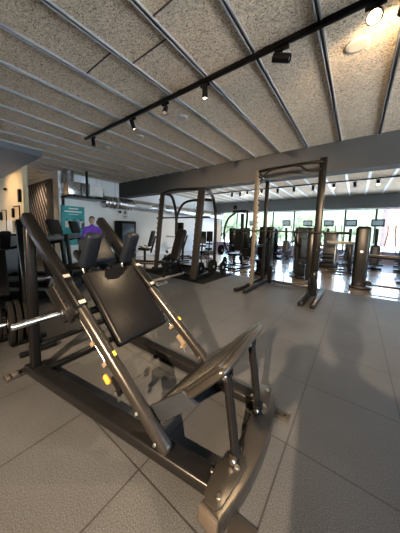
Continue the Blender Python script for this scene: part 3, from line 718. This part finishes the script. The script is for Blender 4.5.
# leg extension machines along the left wall, seen under the beam
def leg_ext(loc, rz, label, group):
    t = thing('leg_extension_machine', label, 'leg machine', loc, rz, group)
    MB().bar((-.6,0,.05), (.7,0,.05), .09, .08, bev=.02).bar((.6,-.35,.04), (.6,.35,.04), .09, .07, bev=.02).bar((-.6,-.35,.04), (-.6,.35,.04), .09, .07, bev=.02).build('base', M['black_metal'], t)
    MB().bar((0,0,.05), (0,0,.5), .09, .09, bev=.02, up=(0,1,0)).bar((-.25,0,.4), (-.45,0,1.1), .07, .07, bev=.02, up=(0,1,0)).build('frame', M['black_metal'], t)
    pad_slab('seat', V((0,0,.55)), .46, .42, .09, (1,0,.08), (-.08,0,1), M['vinyl'], .035, t)
    pad_slab('backrest', V((-.28,0,.98)), .66, .38, .09, (-.25,0,1), (1,0,.25), M['vinyl'], .035, t)
    MB().tube(sm([(.1,-.3,.45), (.45,-.3,.45), (.55,-.15,.3), (.55,.15,.3)], 2), .025).build('lever_arm', M['steel'], t)
    MB().lathe((.56,-.2,.28), (0,1,0), [(0,.05), (.01,.06), (.39,.06), (.40,.05)], 16).build('roller_pad', M['vinyl'], t)
    for y in (-.26, .26): MB().tube(sm([(-.05,y,.50), (.02,y,.66), (.14,y,.68)], 2), .018).build('hand_grip', M['rubber'], t)
    return t
LG = 'seated leg machines along the left wall'
le = leg_ext((-6.75,5.75,0), math.radians(-150), 'seated leg machine along the left wall, left of the smith machine', LG)
copy_tree(le, (-7.55,4.1,0), math.radians(-120), 'seated leg machine by the left wall, half hidden by the sled rail', LG)
copy_tree(le, (-6.9,8.0,0), math.radians(-130), 'seated leg machine by the left wall seen through the smith machine', LG)
copy_tree(le, (-6.3,9.2,0), math.radians(-60), 'farther seated leg machine seen through the smith machine', LG)
copy_tree(le, (-7.0,11.0,0), math.radians(-60), 'seated leg machine farthest along the left wall', LG)
# exercise ball machine: preacher pad at the smith machine left rear
t = thing('dip_machine', 'machine with large black square pad behind the left smith machine post', 'dip machine', (-6.05,7.0,0), math.radians(-100))
MB().bar((-.4,-.3,.04), (.5,-.3,.04), .08, .07, bev=.02).bar((-.4,.3,.04), (.5,.3,.04), .08, .07, bev=.02).bar((.4,-.3,.04), (.4,.3,.04), .08, .07, bev=.02).build('base', M['black_metal'], t)
MB().bar((-.1,-.2,.05), (-.15,-.2,1.25), .08, .08, bev=.02, up=(0,1,0)).bar((-.1,.2,.05), (-.15,.2,1.25), .08, .08, bev=.02, up=(0,1,0)).build('post', M['black_metal'], t)
pad_slab('pad', V((-.05,0,1.40)), .55, .52, .12, (0,0,1), (1,0,0), M['vinyl'], .05, t)
for y in (-.28, .28): MB().tube([(-.05,y,1.05), (.4,y,1.08)], .026).build('dip_bar', M['steel'], t)

# wall mounted cabinet like weight machine by the left wall
t = thing('display_cabinet', 'black framed cabinet against the white wall left of the smith machine', 'cabinet', (-8.12, 5.80, 0), 0)
MB().box((0,0,.85), (.42,.85,1.68), bev=.03).build('body', M['black_plastic'], t)
MB().box((.212,0,1.15), (.012,.62,.85), bev=.004).build('glass_front', M['console'], t)
for z in (1.0, 1.3): MB().box((.222,0,z), (.01,.60,.03)).build('shelf', M['silver'], t)

# ------------------------------------------------------------------ hood, ducts, signs on the left wall
t = thing('spiral_duct', 'long shiny galvanised duct running along the white left wall', 'duct', (XL+.42, 4.66, 2.40), 0)
prof = [(0,.24)]
yy = 0
while yy < 9.3:
    prof += [(yy+.005,.24), (yy+.015,.246), (yy+.025,.24)]; yy += .16
prof += [(9.35,.24)]
MB().lathe((0,0,0), (0,1,0), prof, 28).build('tube', M['duct'], t)
for y in (.5, 3.2, 6.0):
    b = MB().lathe((0,y,0), (0,1,0), [(0,.245), (.01,.262), (.06,.262), (.07,.245)], 28).build('joint_band', M['steel'], t)
    MB().tube([(0,y+.03,.25), (0,y+.03,.90)], .008, 8).build('hanger_rod', M['steel'], t)
for y in (1.9, 4.5, 7.2):
    MB().box((.235,y,.0), (.03,.9,.12), bev=.008).build('air_grille', M['offwhite'], t)
t = thing('extractor_unit', 'galvanised box unit with vertical duct and dark tray under the ceiling at left', 'ventilation unit', (XL+.0, 3.2, 0), 0)
MB().box((.36,.38,2.70), (.60,.62,.46), bev=.01).build('box', M['duct'], t)
MB().lathe((.32,.22,2.9), (0,0,1), [(0,.17), (.43,.17)], 24).build('flue', M['duct'], t)
MB().box((.5,.70,2.42), (.95,1.30,.05), bev=.01).build('tray', M['black_metal'], t)
MB().lathe((.42,.92,2.70), (0,1,0), [(0,.12), (.25,.12), (.30,.22), (.45,.24)], 24).build('connector', M['duct'], t)
MB().box((.75,.98,2.72), (.10,.50,.42), bev=.01).build('side_panel', M['offwhite'], t)
MB().bar((.8,.62,2.45), (.8,.62,3.33), .05, .07, bev=.005, up=(0,1,0)).build('hanger_post', M['black_metal'], t)
MB().tube([(.8,1.2,2.43), (.8,1.2,3.33)], .006, 6).bar((.2,1.3,2.43), (.8,1.2,2.43), .01, .01, bev=0).tube([(.2,1.3,2.43), (.2,1.3,3.33)], .006, 6).build('hanger_rod', M['steel'], t)

# poster
t = thing('wall_poster', 'teal poster with white text lines and a row of people on the left wall', 'poster', (XL+.012, 3.69, 0), 0)
MB().box((0,0,1.42), (.02,.82,1.44)).build('sheet', M['teal'], t)
MB().box((.0125,0,2.05), (.003,.34,.045)).box((.0125,.0,1.94), (.003,.62,.05)).box((.0125,.0,1.84), (.003,.36,.02)).build('printed_text', M['print_white'], t)
MB().box((.012,-.43,1.42), (.02,.03,1.46)).build('edge_strip', M['greyplastic'], t)
for k, (yy, mt, hh) in enumerate(((-.24,'print_white',1.60), (-.10,'print_dark',1.56), (.02,'print_tan',1.60), (.16,'print_blue',1.57), (.27,'print_white',1.60), (.34,'print_dark',1.54))):
    MB().box((.0125,yy,hh-.13), (.003,.13,.24), bev=.001).build('printed_figure', M[mt], t)
    MB().lathe((.011,yy,hh+.045), (1,0,0), [(0,.035), (.004,.035)], 12).build('printed_head', M['print_tan' if k % 2 else 'print_dark'], t)
# wall sign
t = thing('wall_sign', 'small white notice plate on the wall below the duct', 'sign', (XL+.01, 5.97, 2.02), 0)
MB().box((0,0,0), (.02,.24,.46)).build('plate', M['offwhite'], t)
MB().box((.011,0,.06), (.003,.12,.14)).box((.011,0,-.12), (.003,.16,.03)).build('pictogram', M['greyplastic'], t)
t = thing('security_camera', 'small dark dome camera on the left wall under the duct', 'camera', (XL+.02, 5.62, 2.10), 0)
MB().lathe((0,0,0), (1,0,0), [(0,.05), (.06,.05), (.08,.045)], 16).build('mount', M['offwhite'], t)
MB().ball((.13,0,-.02), .06, sub=2).build('dome', M['black_plastic'], t)

# cream wall: thin black hook frames, dispensers and a small bracket
for i, (x, z, lb) in enumerate(((-10.95,1.95,'thin black hook rail frame on the cream wall, left one'), (-9.25,2.03,'thin black hook rail frame on the cream wall, right one'))):
    t = thing('hook_frame', lb, 'wall frame', (x, 2.18, z), 0, 'hook frames on the cream wall')
    MB().bar((-.35,0,0), (.35,0,0), .02, .03, bev=0).bar((.35,0,0), (.35,0,-1.1), .02, .03, bev=0, up=(0,1,0)).build('frame', M['black_metal'], t)
    MB().box((-.30,-.03,-.22), (.12,.06,.32), bev=.01).build('holder', M['black_plastic'], t)
tag(MB().box((-9.95,2.15,1.35), (.7,.06,.4), bev=.01).build('towel_dispenser', M['offwhite']), 'pale grey dispenser box on the cream wall', 'dispenser')
tag(MB().box((-8.75,2.16,2.35), (.14,.08,.42), bev=.02).build('wall_phone', M['black_plastic']), 'black handset box near the edge of the cream wall', 'wall unit')
tag(MB().ball((-10.5,2.16,2.72), .09, (1.4,.6,.6)).bar((-10.5,2.19,2.72), (-10.2,2.1,2.66), .05, .04).build('wall_bracket', M['black_plastic']), 'small dark bracket high on the cream wall', 'bracket')
# black camera/speaker box at the facade corner
tag(MB().box((-6.75,13.78,2.98), (.22,.2,.26), bev=.04).box((-6.75,13.86,2.98), (.08,.1,.06)).build('wall_speaker', M['black_plastic']), 'small black speaker on the bulkhead above the window corner', 'speaker')

# ------------------------------------------------------------------ lighting tracks and spots
def track(y, x0, x1, label, drop=0):
    t = thing('lighting_track', label, 'lighting track', ((x0+x1)/2, y, CH-drop), 0)
    if drop: MB().tube([(-2,0,0), (-2,0,drop)], .01, 8).tube([(2,0,0), (2,0,drop)], .01, 8).build('hanger_rod', M['black_metal'], t)
    MB().box((0,0,-.035), (x1-x0,.05,.05), bev=.004).build('rail', M['black_metal'], t)
    k = MB()
    x = -(x1-x0)/2 + .3
    while x < (x1-x0)/2: k.box((x,0,-.007), (.06,.03,.02)); x += 1.2
    k.build('mounting_clip', M['black_plastic'], t)
    return t
track(2.40, -4.80, 4.4, 'black lighting track crossing the ceiling in the foreground')
track(9.85, -6.6, 4.4, 'black lighting track near the window seen beyond the beam')
track(-3.60, -6.0, 4.4, 'black lighting track behind the camera', .165)
def spot(loc, aim, label, group, lit=None, power=0, size=75, color=(1,.72,.42), sc=1.0):
    t = thing('track_spotlight', label, 'spotlight', loc, 0, group)
    d = V(aim).normalized()
    MB().box((0,0,-.035), (.14,.035,.03), bev=.005).build('adapter', M['black_metal'], t)
    c = V((0,0,-.12))
    MB().tube([(0,0,-.04), c], .008, 8).build('stem', M['black_metal'], t)
    MB().lathe(c-d*.075*sc, d, [(0,.030*sc), (.004,.036*sc), (.15*sc,.036*sc), (.152*sc,.031*sc), (.135*sc,.030*sc), (.134*sc,.005)], 20).build('lamp_head', M['black_metal'], t)
    MB().lathe(c+d*.058*sc, d, [(0,.028*sc), (.006,.028*sc)], 16).build('lamp_lens', lit or M['bulb_off'], t)
    if power:
        L = bpy.data.lights.new('spot_light', 'SPOT'); L.energy = power; L.color = color; L.spot_size = math.radians(size); L.spot_blend = .6; L.shadow_soft_size = .035
        o = bpy.data.objects.new('spot_light', L); COL.objects.link(o); o.location = V(loc)+c+d*(.085*sc); o.rotation_euler = d.to_track_quat('-Z', 'Y').to_euler()
    return t
M['bulb_off'] = new_mat('lamp lens', (.5,.48,.42), .3)
SG = 'spotlights on the foreground track'
ZT = CH - .055
spot((-4.46,2.40,ZT), (0,.1,-1), 'leftmost black spotlight on the foreground track', SG)
spot((-3.15,2.40,ZT), (.15,.35,-1), 'tilted black spotlight with pale lens, second from the left end of the track', SG, M['bulb_far'], 120, 100)
spot((-2.38,2.40,ZT), (.35,-.6,-1), 'black spotlight tilted toward the left, third along the track', SG)
spot((-1.67,2.40,ZT), (0,.05,-1), 'black spotlight hanging straight down, mid track', SG, M['bulb_far'], 140, 100)
spot((-.74,2.40,ZT), (.95,.15,-.35), 'black spotlight turned sideways, nearly horizontal, mid track', SG, sc=1.15)
spot((-.02,2.40,ZT), (-.02,-.80,-.60), 'glowing warm spotlight at the upper right of the photo', SG, M['bulb'], 60, 110, sc=1.5)
spot((.16,2.40,ZT), (-.12,1,-.12), 'warm spotlight turned toward the beam at the top edge of the photo', SG, M['bulb'], 40, 125)
SG2 = 'spotlights on the far track'
for i, (x, lit, lb) in enumerate(((-5.03,0,'leftmost dark spotlight on the far track'), (-4.6,0,'second dark spotlight from the left end of the far track'), (-4.25,1,'lit spotlight on the far track left of the power rack'), (-3.56,1,'lit spotlight on the far track behind the left rack post'), (-2.85,0,'dark spotlight on the far track just right of the left rack post'),
        (-2.2,0,'dark spotlight on the far track seen through the middle of the power rack'), (-1.5,0,'dark spotlight on the far track left of the tall right rack post'), (-.82,1,'lit spotlight on the far track right of the tall rack post'), (-.19,0,'dark spotlight on the far track between two lit ones'), (.44,1,'lit spotlight rightmost on the far track'))):
    spot((x,9.85,ZT), (.1,-.3,-1) if not lit else (0,-.5,-.85), lb, SG2, M['bulb'] if lit else None, 45 if lit else 0, 110, sc=1.3)
SG3 = 'spotlights on the track behind the camera'
# key spot: throws the long shadows toward the windows
spot((.40,-3.60,CH-.22), (-.33,1,-.38), 'warm spotlight behind the camera aimed over the sled', SG3, M['bulb'], 3300, 52, (1,.72,.46))

# round ceiling speakers
for i, (x, y, lb) in enumerate(((-.14,2.92,'round white ceiling speaker at the upper right beside the glowing spotlight'), (-2.55,2.99,'round ceiling speaker right of the third spotlight'), (-3.80,3.06,'round ceiling speaker beside the pale lensed spotlight'), (-5.0,2.99,'round ceiling speaker farthest left near the track end'))):
    t = thing('ceiling_speaker', lb, 'ceiling speaker', (x, y, CH), 0, 'ceiling speakers')
    MB().lathe((0,0,-.008), (0,0,1), [(0,.088), (.003,.10), (.016,.10)], 28).build('rim', M['offwhite'], t)
    MB().lathe((0,0,-.011), (0,0,1), [(0,.08), (.004,.082)], 28).build('grille', new_mat('speaker grille', (.5,.45,.38), .7), t)

# ------------------------------------------------------------------ people
def person(name, label, joints, edges, radii, loc, rz, parts):
    t = thing(name, label, 'person', loc, rz)
    me = bpy.data.meshes.new('body'); me.from_pydata([V(j) for j in joints], edges, []); me.update()
    o = bpy.data.objects.new('body', me); COL.objects.link(o); o.parent = t
    md = o.modifiers.new('skin', 'SKIN'); md.use_smooth_shade = True
    sk = me.skin_vertices[0].data if me.skin_vertices else None
    if sk is None:
        bm = bmesh.new(); bm.from_mesh(me); bm.verts.layers.skin.verify(); bm.to_mesh(me); bm.free(); sk = me.skin_vertices[0].data
    for i, r in enumerate(radii):
        sk[i].radius = (r, r) if not isinstance(r, tuple) else r
        sk[i].use_root = (i == 0)
    s = o.modifiers.new('sub', 'SUBSURF'); s.levels = 2; s.render_levels = 2
    return t, o

def build_person(name, label, loc, rz, pose, shirt, pants, dz=0):
    """standing adult facing +Y; pose gives elbow/hand points for left and right"""
    J = [(0,0,.95), (0,0,1.15), (0,.0,1.38), (0,.01,1.50), (0,.02,1.56)]          # pelvis, waist, chest, neck base, neck top
    E = [(0,1), (1,2), (2,3), (3,4)]; Rr = [(.175,.13), (.16,.12), (.19,.13), (.06,.06), (.055,.055)]
    for s in (-1, 1):
        k = len(J); sh, el, wr, ha = pose['R' if s > 0 else 'L']
        J += [sh, el, wr, ha]; E += [(2,k), (k,k+1), (k+1,k+2), (k+2,k+3)]; Rr += [.062, .045, .03, .032]
    legs = {}
    for s in (-1, 1):
        if dz: L4 = [(s*.10,.04,.90), (s*.13,.44,.50-dz*.12), (s*.13,.42,.10+dz), (s*.14,.54,.035+dz)]
        else: L4 = [(s*.10,0,.86), (s*.12,.02,.50), (s*.13,-.01,.10), (s*.14,.13,.035)]
        if dz: L4 = [(s*.10,.04,.92), (s*.13,.44,.94), (s*.13,.42,.10+dz), (s*.14,.54,.035+dz)]
        legs[s] = L4
        k = len(J); J += L4
        E += [(0,k), (k,k+1), (k+1,k+2), (k+2,k+3)]; Rr += [.095, .062, .042, (.04,.028)]
    t, o = person(name, label, J, E, Rr, loc, rz, None)
    o.data.materials.append(shirt)
    # head
    h = MB().ball((0,.035,1.665), .1, (.78,.95,1.18), 3).ball((0,.125,1.655), .016, (.8,1,1.6), 2)
    for s in (-1, 1): h.ball((s*.079,.03,1.66), .024, (.4,.8,1.2), 2)
    h = h.build('head', M['skin'], t)
    e = MB()
    for s in (-1, 1): e.ball((s*.031,.122,1.68), .010, (1,.5,.7), 2)
    e.build('eyes', M['hair'], h); MB().bar((-.022,.124,1.615), (.022,.124,1.615), .01, .008, bev=.002).build('mouth', M['red'], h)
    MB().ball((0,.015,1.70), .103, (.84,.95,.98), 3).build('hair', M['hair'], t)
    # trousers over the legs, hands with fingers
    for s, key in ((-1, 'L'), (1, 'R')):
        hip, kn, an = V((s*.09,0,.95)), V(legs[s][1]), V(legs[s][2])
        MB().tube(sm([hip, hip.lerp(kn,.5), kn, kn.lerp(an,.5), an], 2), .115, 18, .062).build('trouser_leg', pants, t)
        MB().box((s*.14,legs[s][2][1]+.07,.045+dz), (.10,.27,.09), bev=.035, seg=3).build('shoe', M['rubber'], t)
        ha, wr = V(pose[key][3]), V(pose[key][2]); d = (ha-wr).normalized(); side = V((0,0,1)).cross(d)
        side = side.normalized() if side.length > .1 else V((1,0,0)); up = d.cross(side)
        hb = MB().ball(ha, .04, (1,1,1), 2)
        R = Matrix((d, side, up)).transposed()
        hb = MB().box(ha+d*.02, (.09,.08,.03), R, .014, 3)
        for i, (off, ln) in enumerate(((-.030,.066), (-.010,.078), (.010,.074), (.030,.058))):
            b0 = ha+d*.06+side*off
            hb.tube([b0, b0+d*ln*.45-up*.008, b0+d*ln*.75-up*.028, b0+d*ln*.8-up*.05], .0085, 8)
        b0 = ha+d*.0-side*.04*s
        hb.tube([b0, b0+d*.03-side*.02*s-up*.01, b0+d*.055-side*.018*s-up*.03], .010, 8)
        hb.build('hand', M['skin'], t)
    return t
# attendant in purple
pp = build_person('person', 'person in a purple shirt with dark hair standing near the poster wall', (-6.1, 3.2, 0), math.radians(-125),
    {'L': [(-.19,0,1.42), (-.27,.08,1.16), (-.14,.28,1.10), (-.10,.34,1.09)], 'R': [(.19,0,1.42), (.27,.08,1.16), (.14,.28,1.10), (.10,.34,1.09)]}, M['purple'], M['darkcloth'])
pp.scale = (.95, .95, .95)

# the photographer, whose shadow falls on the floor
build_person('person', 'person in dark clothes raising a phone behind the camera', (.21, -.54, 0), 0,
    {'L': [(-.20,.0,1.42), (-.34,.06,1.18), (-.27,.21,1.34), (-.265,.25,1.37)], 'R': [(.20,0,1.42), (.26,.08,1.16), (-.08,.21,1.33), (-.11,.24,1.36)]}, M['navycloth'], M['darkcloth'])
t = thing('smartphone', 'dark smartphone held up behind the camera view', 'phone', (.02, -.17, 1.38), 0)
MB().box((0,0,0), (.075,.009,.15), bev=.004).build('body', M['black_plastic'], t)
MB().box((0,-.005,0), (.068,.001,.14)).build('screen', M['console'], t)

# ------------------------------------------------------------------ outside
def foliage(name, c):
    return new_mat(name, c, .9, color2=tuple(x*.45 for x in c), vscale=1.2, detail=6)
gm = foliage('hillside green', (.055,.085,.04)); gm2 = foliage('tree green', (.035,.06,.025)); asp = new_mat('bounce pale paving', (.8,.8,.8), .9)  # paving made this pale to bounce daylight up to the ceiling
o = MB().box((0,25,-1.2), (200,160,.2)).build('street_ground', asp, smooth=False); struct(o)
# hill: a real sloping heightfield
bm = bmesh.new(); G = 30; vs = []
for j in range(G):
    for i in range(G):
        x = -90+180*i/(G-1); y = 48+60*j/(G-1)
        z = -1.2 + 13*(j/(G-1))**.7 + 1.6*math.sin(x*.13+j*.4)+.8*math.sin(x*.37)
        vs.append(bm.verts.new((x,y,z if j else -1.3)))
for j in range(G-1):
    for i in range(G-1): bm.faces.new((vs[j*G+i], vs[j*G+i+1], vs[(j+1)*G+i+1], vs[(j+1)*G+i]))
mb = MB(); mb.bm.free(); mb.bm = bm
h = mb.build('hillside', gm); h['kind'] = 'structure'
for i in range(22):
    x = -42+3.9*i+random.uniform(-.5,.5); y = 34+8*(i % 2)+random.uniform(0,2); hh = random.uniform(3,6)
    if 1 < x < 12: continue
    t = thing('tree', 'leafy green tree outside beyond the window wall', 'tree', (x, y, -1.2), 0, 'trees outside the window')
    MB().tube([(0,0,0), (0,0,hh*.5)], .18, 8, .1).build('trunk', M['tan'], t)
    c = MB()
    for k in range(9): c.ball((random.uniform(-1,1)*hh*.22, random.uniform(-1,1)*hh*.22, hh*(.5+.4*random.random())), hh*.2, (1,1,.85), 2)
    for v in c.bm.verts: v.co += V((random.uniform(-.12,.12), random.uniform(-.12,.12), random.uniform(-.12,.12)))*hh*.12
    c.build('crown', gm2, t)
t = thing('brick_building', 'red brick building outside at the right end of the window', 'building', (6.6, 36, -1.2), 0)
brick = new_mat('red brick', (.10,.045,.035), .9, color2=(.075,.04,.03), vscale=3)
MB().box((0,0,2.9), (8,7,5.8)).build('wall', brick, t, smooth=False)
MB().prism([(-4.3,5.8), (4.3,5.8), (0,8.0)], (0,1,0), 7.4, origin=(0,-3.7,0), ax=(1,0,0), ay=(0,0,1)).build('roof', new_mat('roof tiles', (.35,.30,.28), .8), t, smooth=False)
for x in (-2.6, 0, 2.6):
    for z in (1.6, 4.2): MB().box((x,-3.53,z), (1.1,.1,1.3)).build('window', M['console'], t, smooth=False)
def car(loc, rz, mat, label, group):
    t = thing('parked_car', label, 'car', loc, rz, group)
    MB().prism([(-2.1,.35), (-2.1,.8), (-1.5,.95), (-.8,1.42), (.7,1.42), (1.3,.98), (2.05,.85), (2.15,.35)], (0,1,0), 1.7, bev=.08, origin=(0,-.85,0), ax=(1,0,0), ay=(0,0,1)).build('body', mat, t)
    MB().prism([(-1.35,.97), (-.78,1.34), (.66,1.34), (1.12,.97)], (0,1,0), 1.74, origin=(0,-.87,0), ax=(1,0,0), ay=(0,0,1)).build('side_glass', M['console'], t)
    for x in (-1.3, 1.3):
        for y in (-.8, .8): MB().lathe((x,y-.1,.33), (0,1,0), [(0,.33), (.2,.33)], 20).build('wheel', M['rubber'], t)
    return t
CGp = 'cars parked outside the window'
c1 = car((2.4,24,-1.1), 0, M['white'], 'white parked car outside at the right end of the window', CGp)
copy_tree(c1, (-4.2,24.5,-1.1), math.radians(3), 'white parked car outside seen through the power rack', CGp)
copy_tree(c1, (-9.5,26,-1.1), math.radians(-4), 'white parked car outside beyond the left window corner', CGp)

# ------------------------------------------------------------------ light
w = bpy.data.worlds.new('sky'); S.world = w; w.use_nodes = True; nt = w.node_tree
bg = nt.nodes['Background']; sky = nt.nodes.new('ShaderNodeTexSky')
sky.sky_type = 'NISHITA'; sky.sun_disc = False; sky.sun_elevation = math.radians(42); sky.sun_rotation = math.radians(150); sky.air_density = 1.0; sky.dust_density = 2.0
hz = nt.nodes.new('ShaderNodeMix'); hz.data_type = 'RGBA'; hz.inputs['Factor'].default_value = .6; hz.inputs['B'].default_value = (.56,.75,.98,1)   # thin white overcast
nt.links.new(sky.outputs[0], hz.inputs['A']); nt.links.new(hz.outputs['Result'], bg.inputs[0]); bg.inputs[1].default_value = 3.3
# daylight entering through the window wall (portal keeps the sky sampling on the glass)
P = bpy.data.lights.new('window_daylight', 'AREA'); P.shape = 'RECTANGLE'; P.size = 12; P.size_y = 2.15; P.cycles.is_portal = True
o = bpy.data.objects.new('window_daylight', P); COL.objects.link(o); o.location = (-1, 14.45, 1.62); o.rotation_euler = (math.radians(-90), 0, 0)
sun = bpy.data.lights.new('sun', 'SUN'); sun.energy = 22; sun.angle = math.radians(2); sun.color = (1,.98,.95)
o = bpy.data.objects.new('sun', sun); COL.objects.link(o); o.rotation_euler = (math.radians(48), 0, math.radians(200-180))

for (nm, loc, rot, sx, sy) in (('window_daylight', (XR+.25, 2.5, 1.63), (0, math.radians(90), 0), 2.4, 5.9),):  # portal for the added right-side glazing
    P = bpy.data.lights.new(nm, 'AREA'); P.shape = 'RECTANGLE'; P.size = sx; P.size_y = sy; P.cycles.is_portal = True
    o = bpy.data.objects.new(nm, P); COL.objects.link(o); o.location = loc; o.rotation_euler = rot
# fill light: bare spots added out of frame, no fixtures built
def down(loc, e, size=120, color=(1,.68,.38), soft=.12, aim=(0,0,-1)):
    L = bpy.data.lights.new('fill_spot', 'SPOT'); L.energy = e; L.color = color; L.spot_size = math.radians(size); L.spot_blend = .8; L.shadow_soft_size = soft
    o = bpy.data.objects.new('fill_spot', L); COL.objects.link(o); o.location = loc; o.rotation_euler = V(aim).normalized().to_track_quat('-Z', 'Y').to_euler()
for (x, y, e, aim) in ((-4,-3.6,60,(-.1,.1,-1)), (-1,-3.6,50,(0,.1,-1)), (-9.6,.6,130,(0,.9,-.8)), (-9.7,2.45,60,(-.2,.35,-1))):
    down((x, y, 3.12), e, aim=aim)

# ------------------------------------------------------------------ camera
f, pi_, ro, ya = 213.71, 9.2453e-2, 2.5357e-2, -.664875
cy, sy, cp, sp_ = math.cos(ya), math.sin(ya), math.cos(pi_), math.sin(pi_)
fw = V((sy*cp, cy*cp, -sp_)); r = V((cy, -sy, 0)); u = r.cross(fw)
r2 = r*math.cos(ro)+u*math.sin(ro); u2 = -r*math.sin(ro)+u*math.cos(ro)
cam = bpy.data.cameras.new('camera'); co = bpy.data.objects.new('camera', cam); COL.objects.link(co)
co.matrix_world = Matrix.Translation((0,0,1.4)) @ Matrix((r2, u2, -fw)).transposed().to_4x4()
cam.sensor_fit = 'AUTO'; cam.sensor_width = 36; cam.lens = 36*f/533
cam.shift_x = (200-188.07)/533; cam.shift_y = -(266.5-248.96)/533; cam.clip_start = .05; cam.clip_end = 400
S.camera = co
S.view_settings.view_transform = 'Standard'; S.view_settings.look = 'None'; S.view_settings.gamma = 1; S.view_settings.exposure = 0.97
S.view_settings.use_curve_mapping = False
S.cycles.use_denoising = True; S.cycles.max_bounces = 8; S.cycles.sample_clamp_indirect = 8
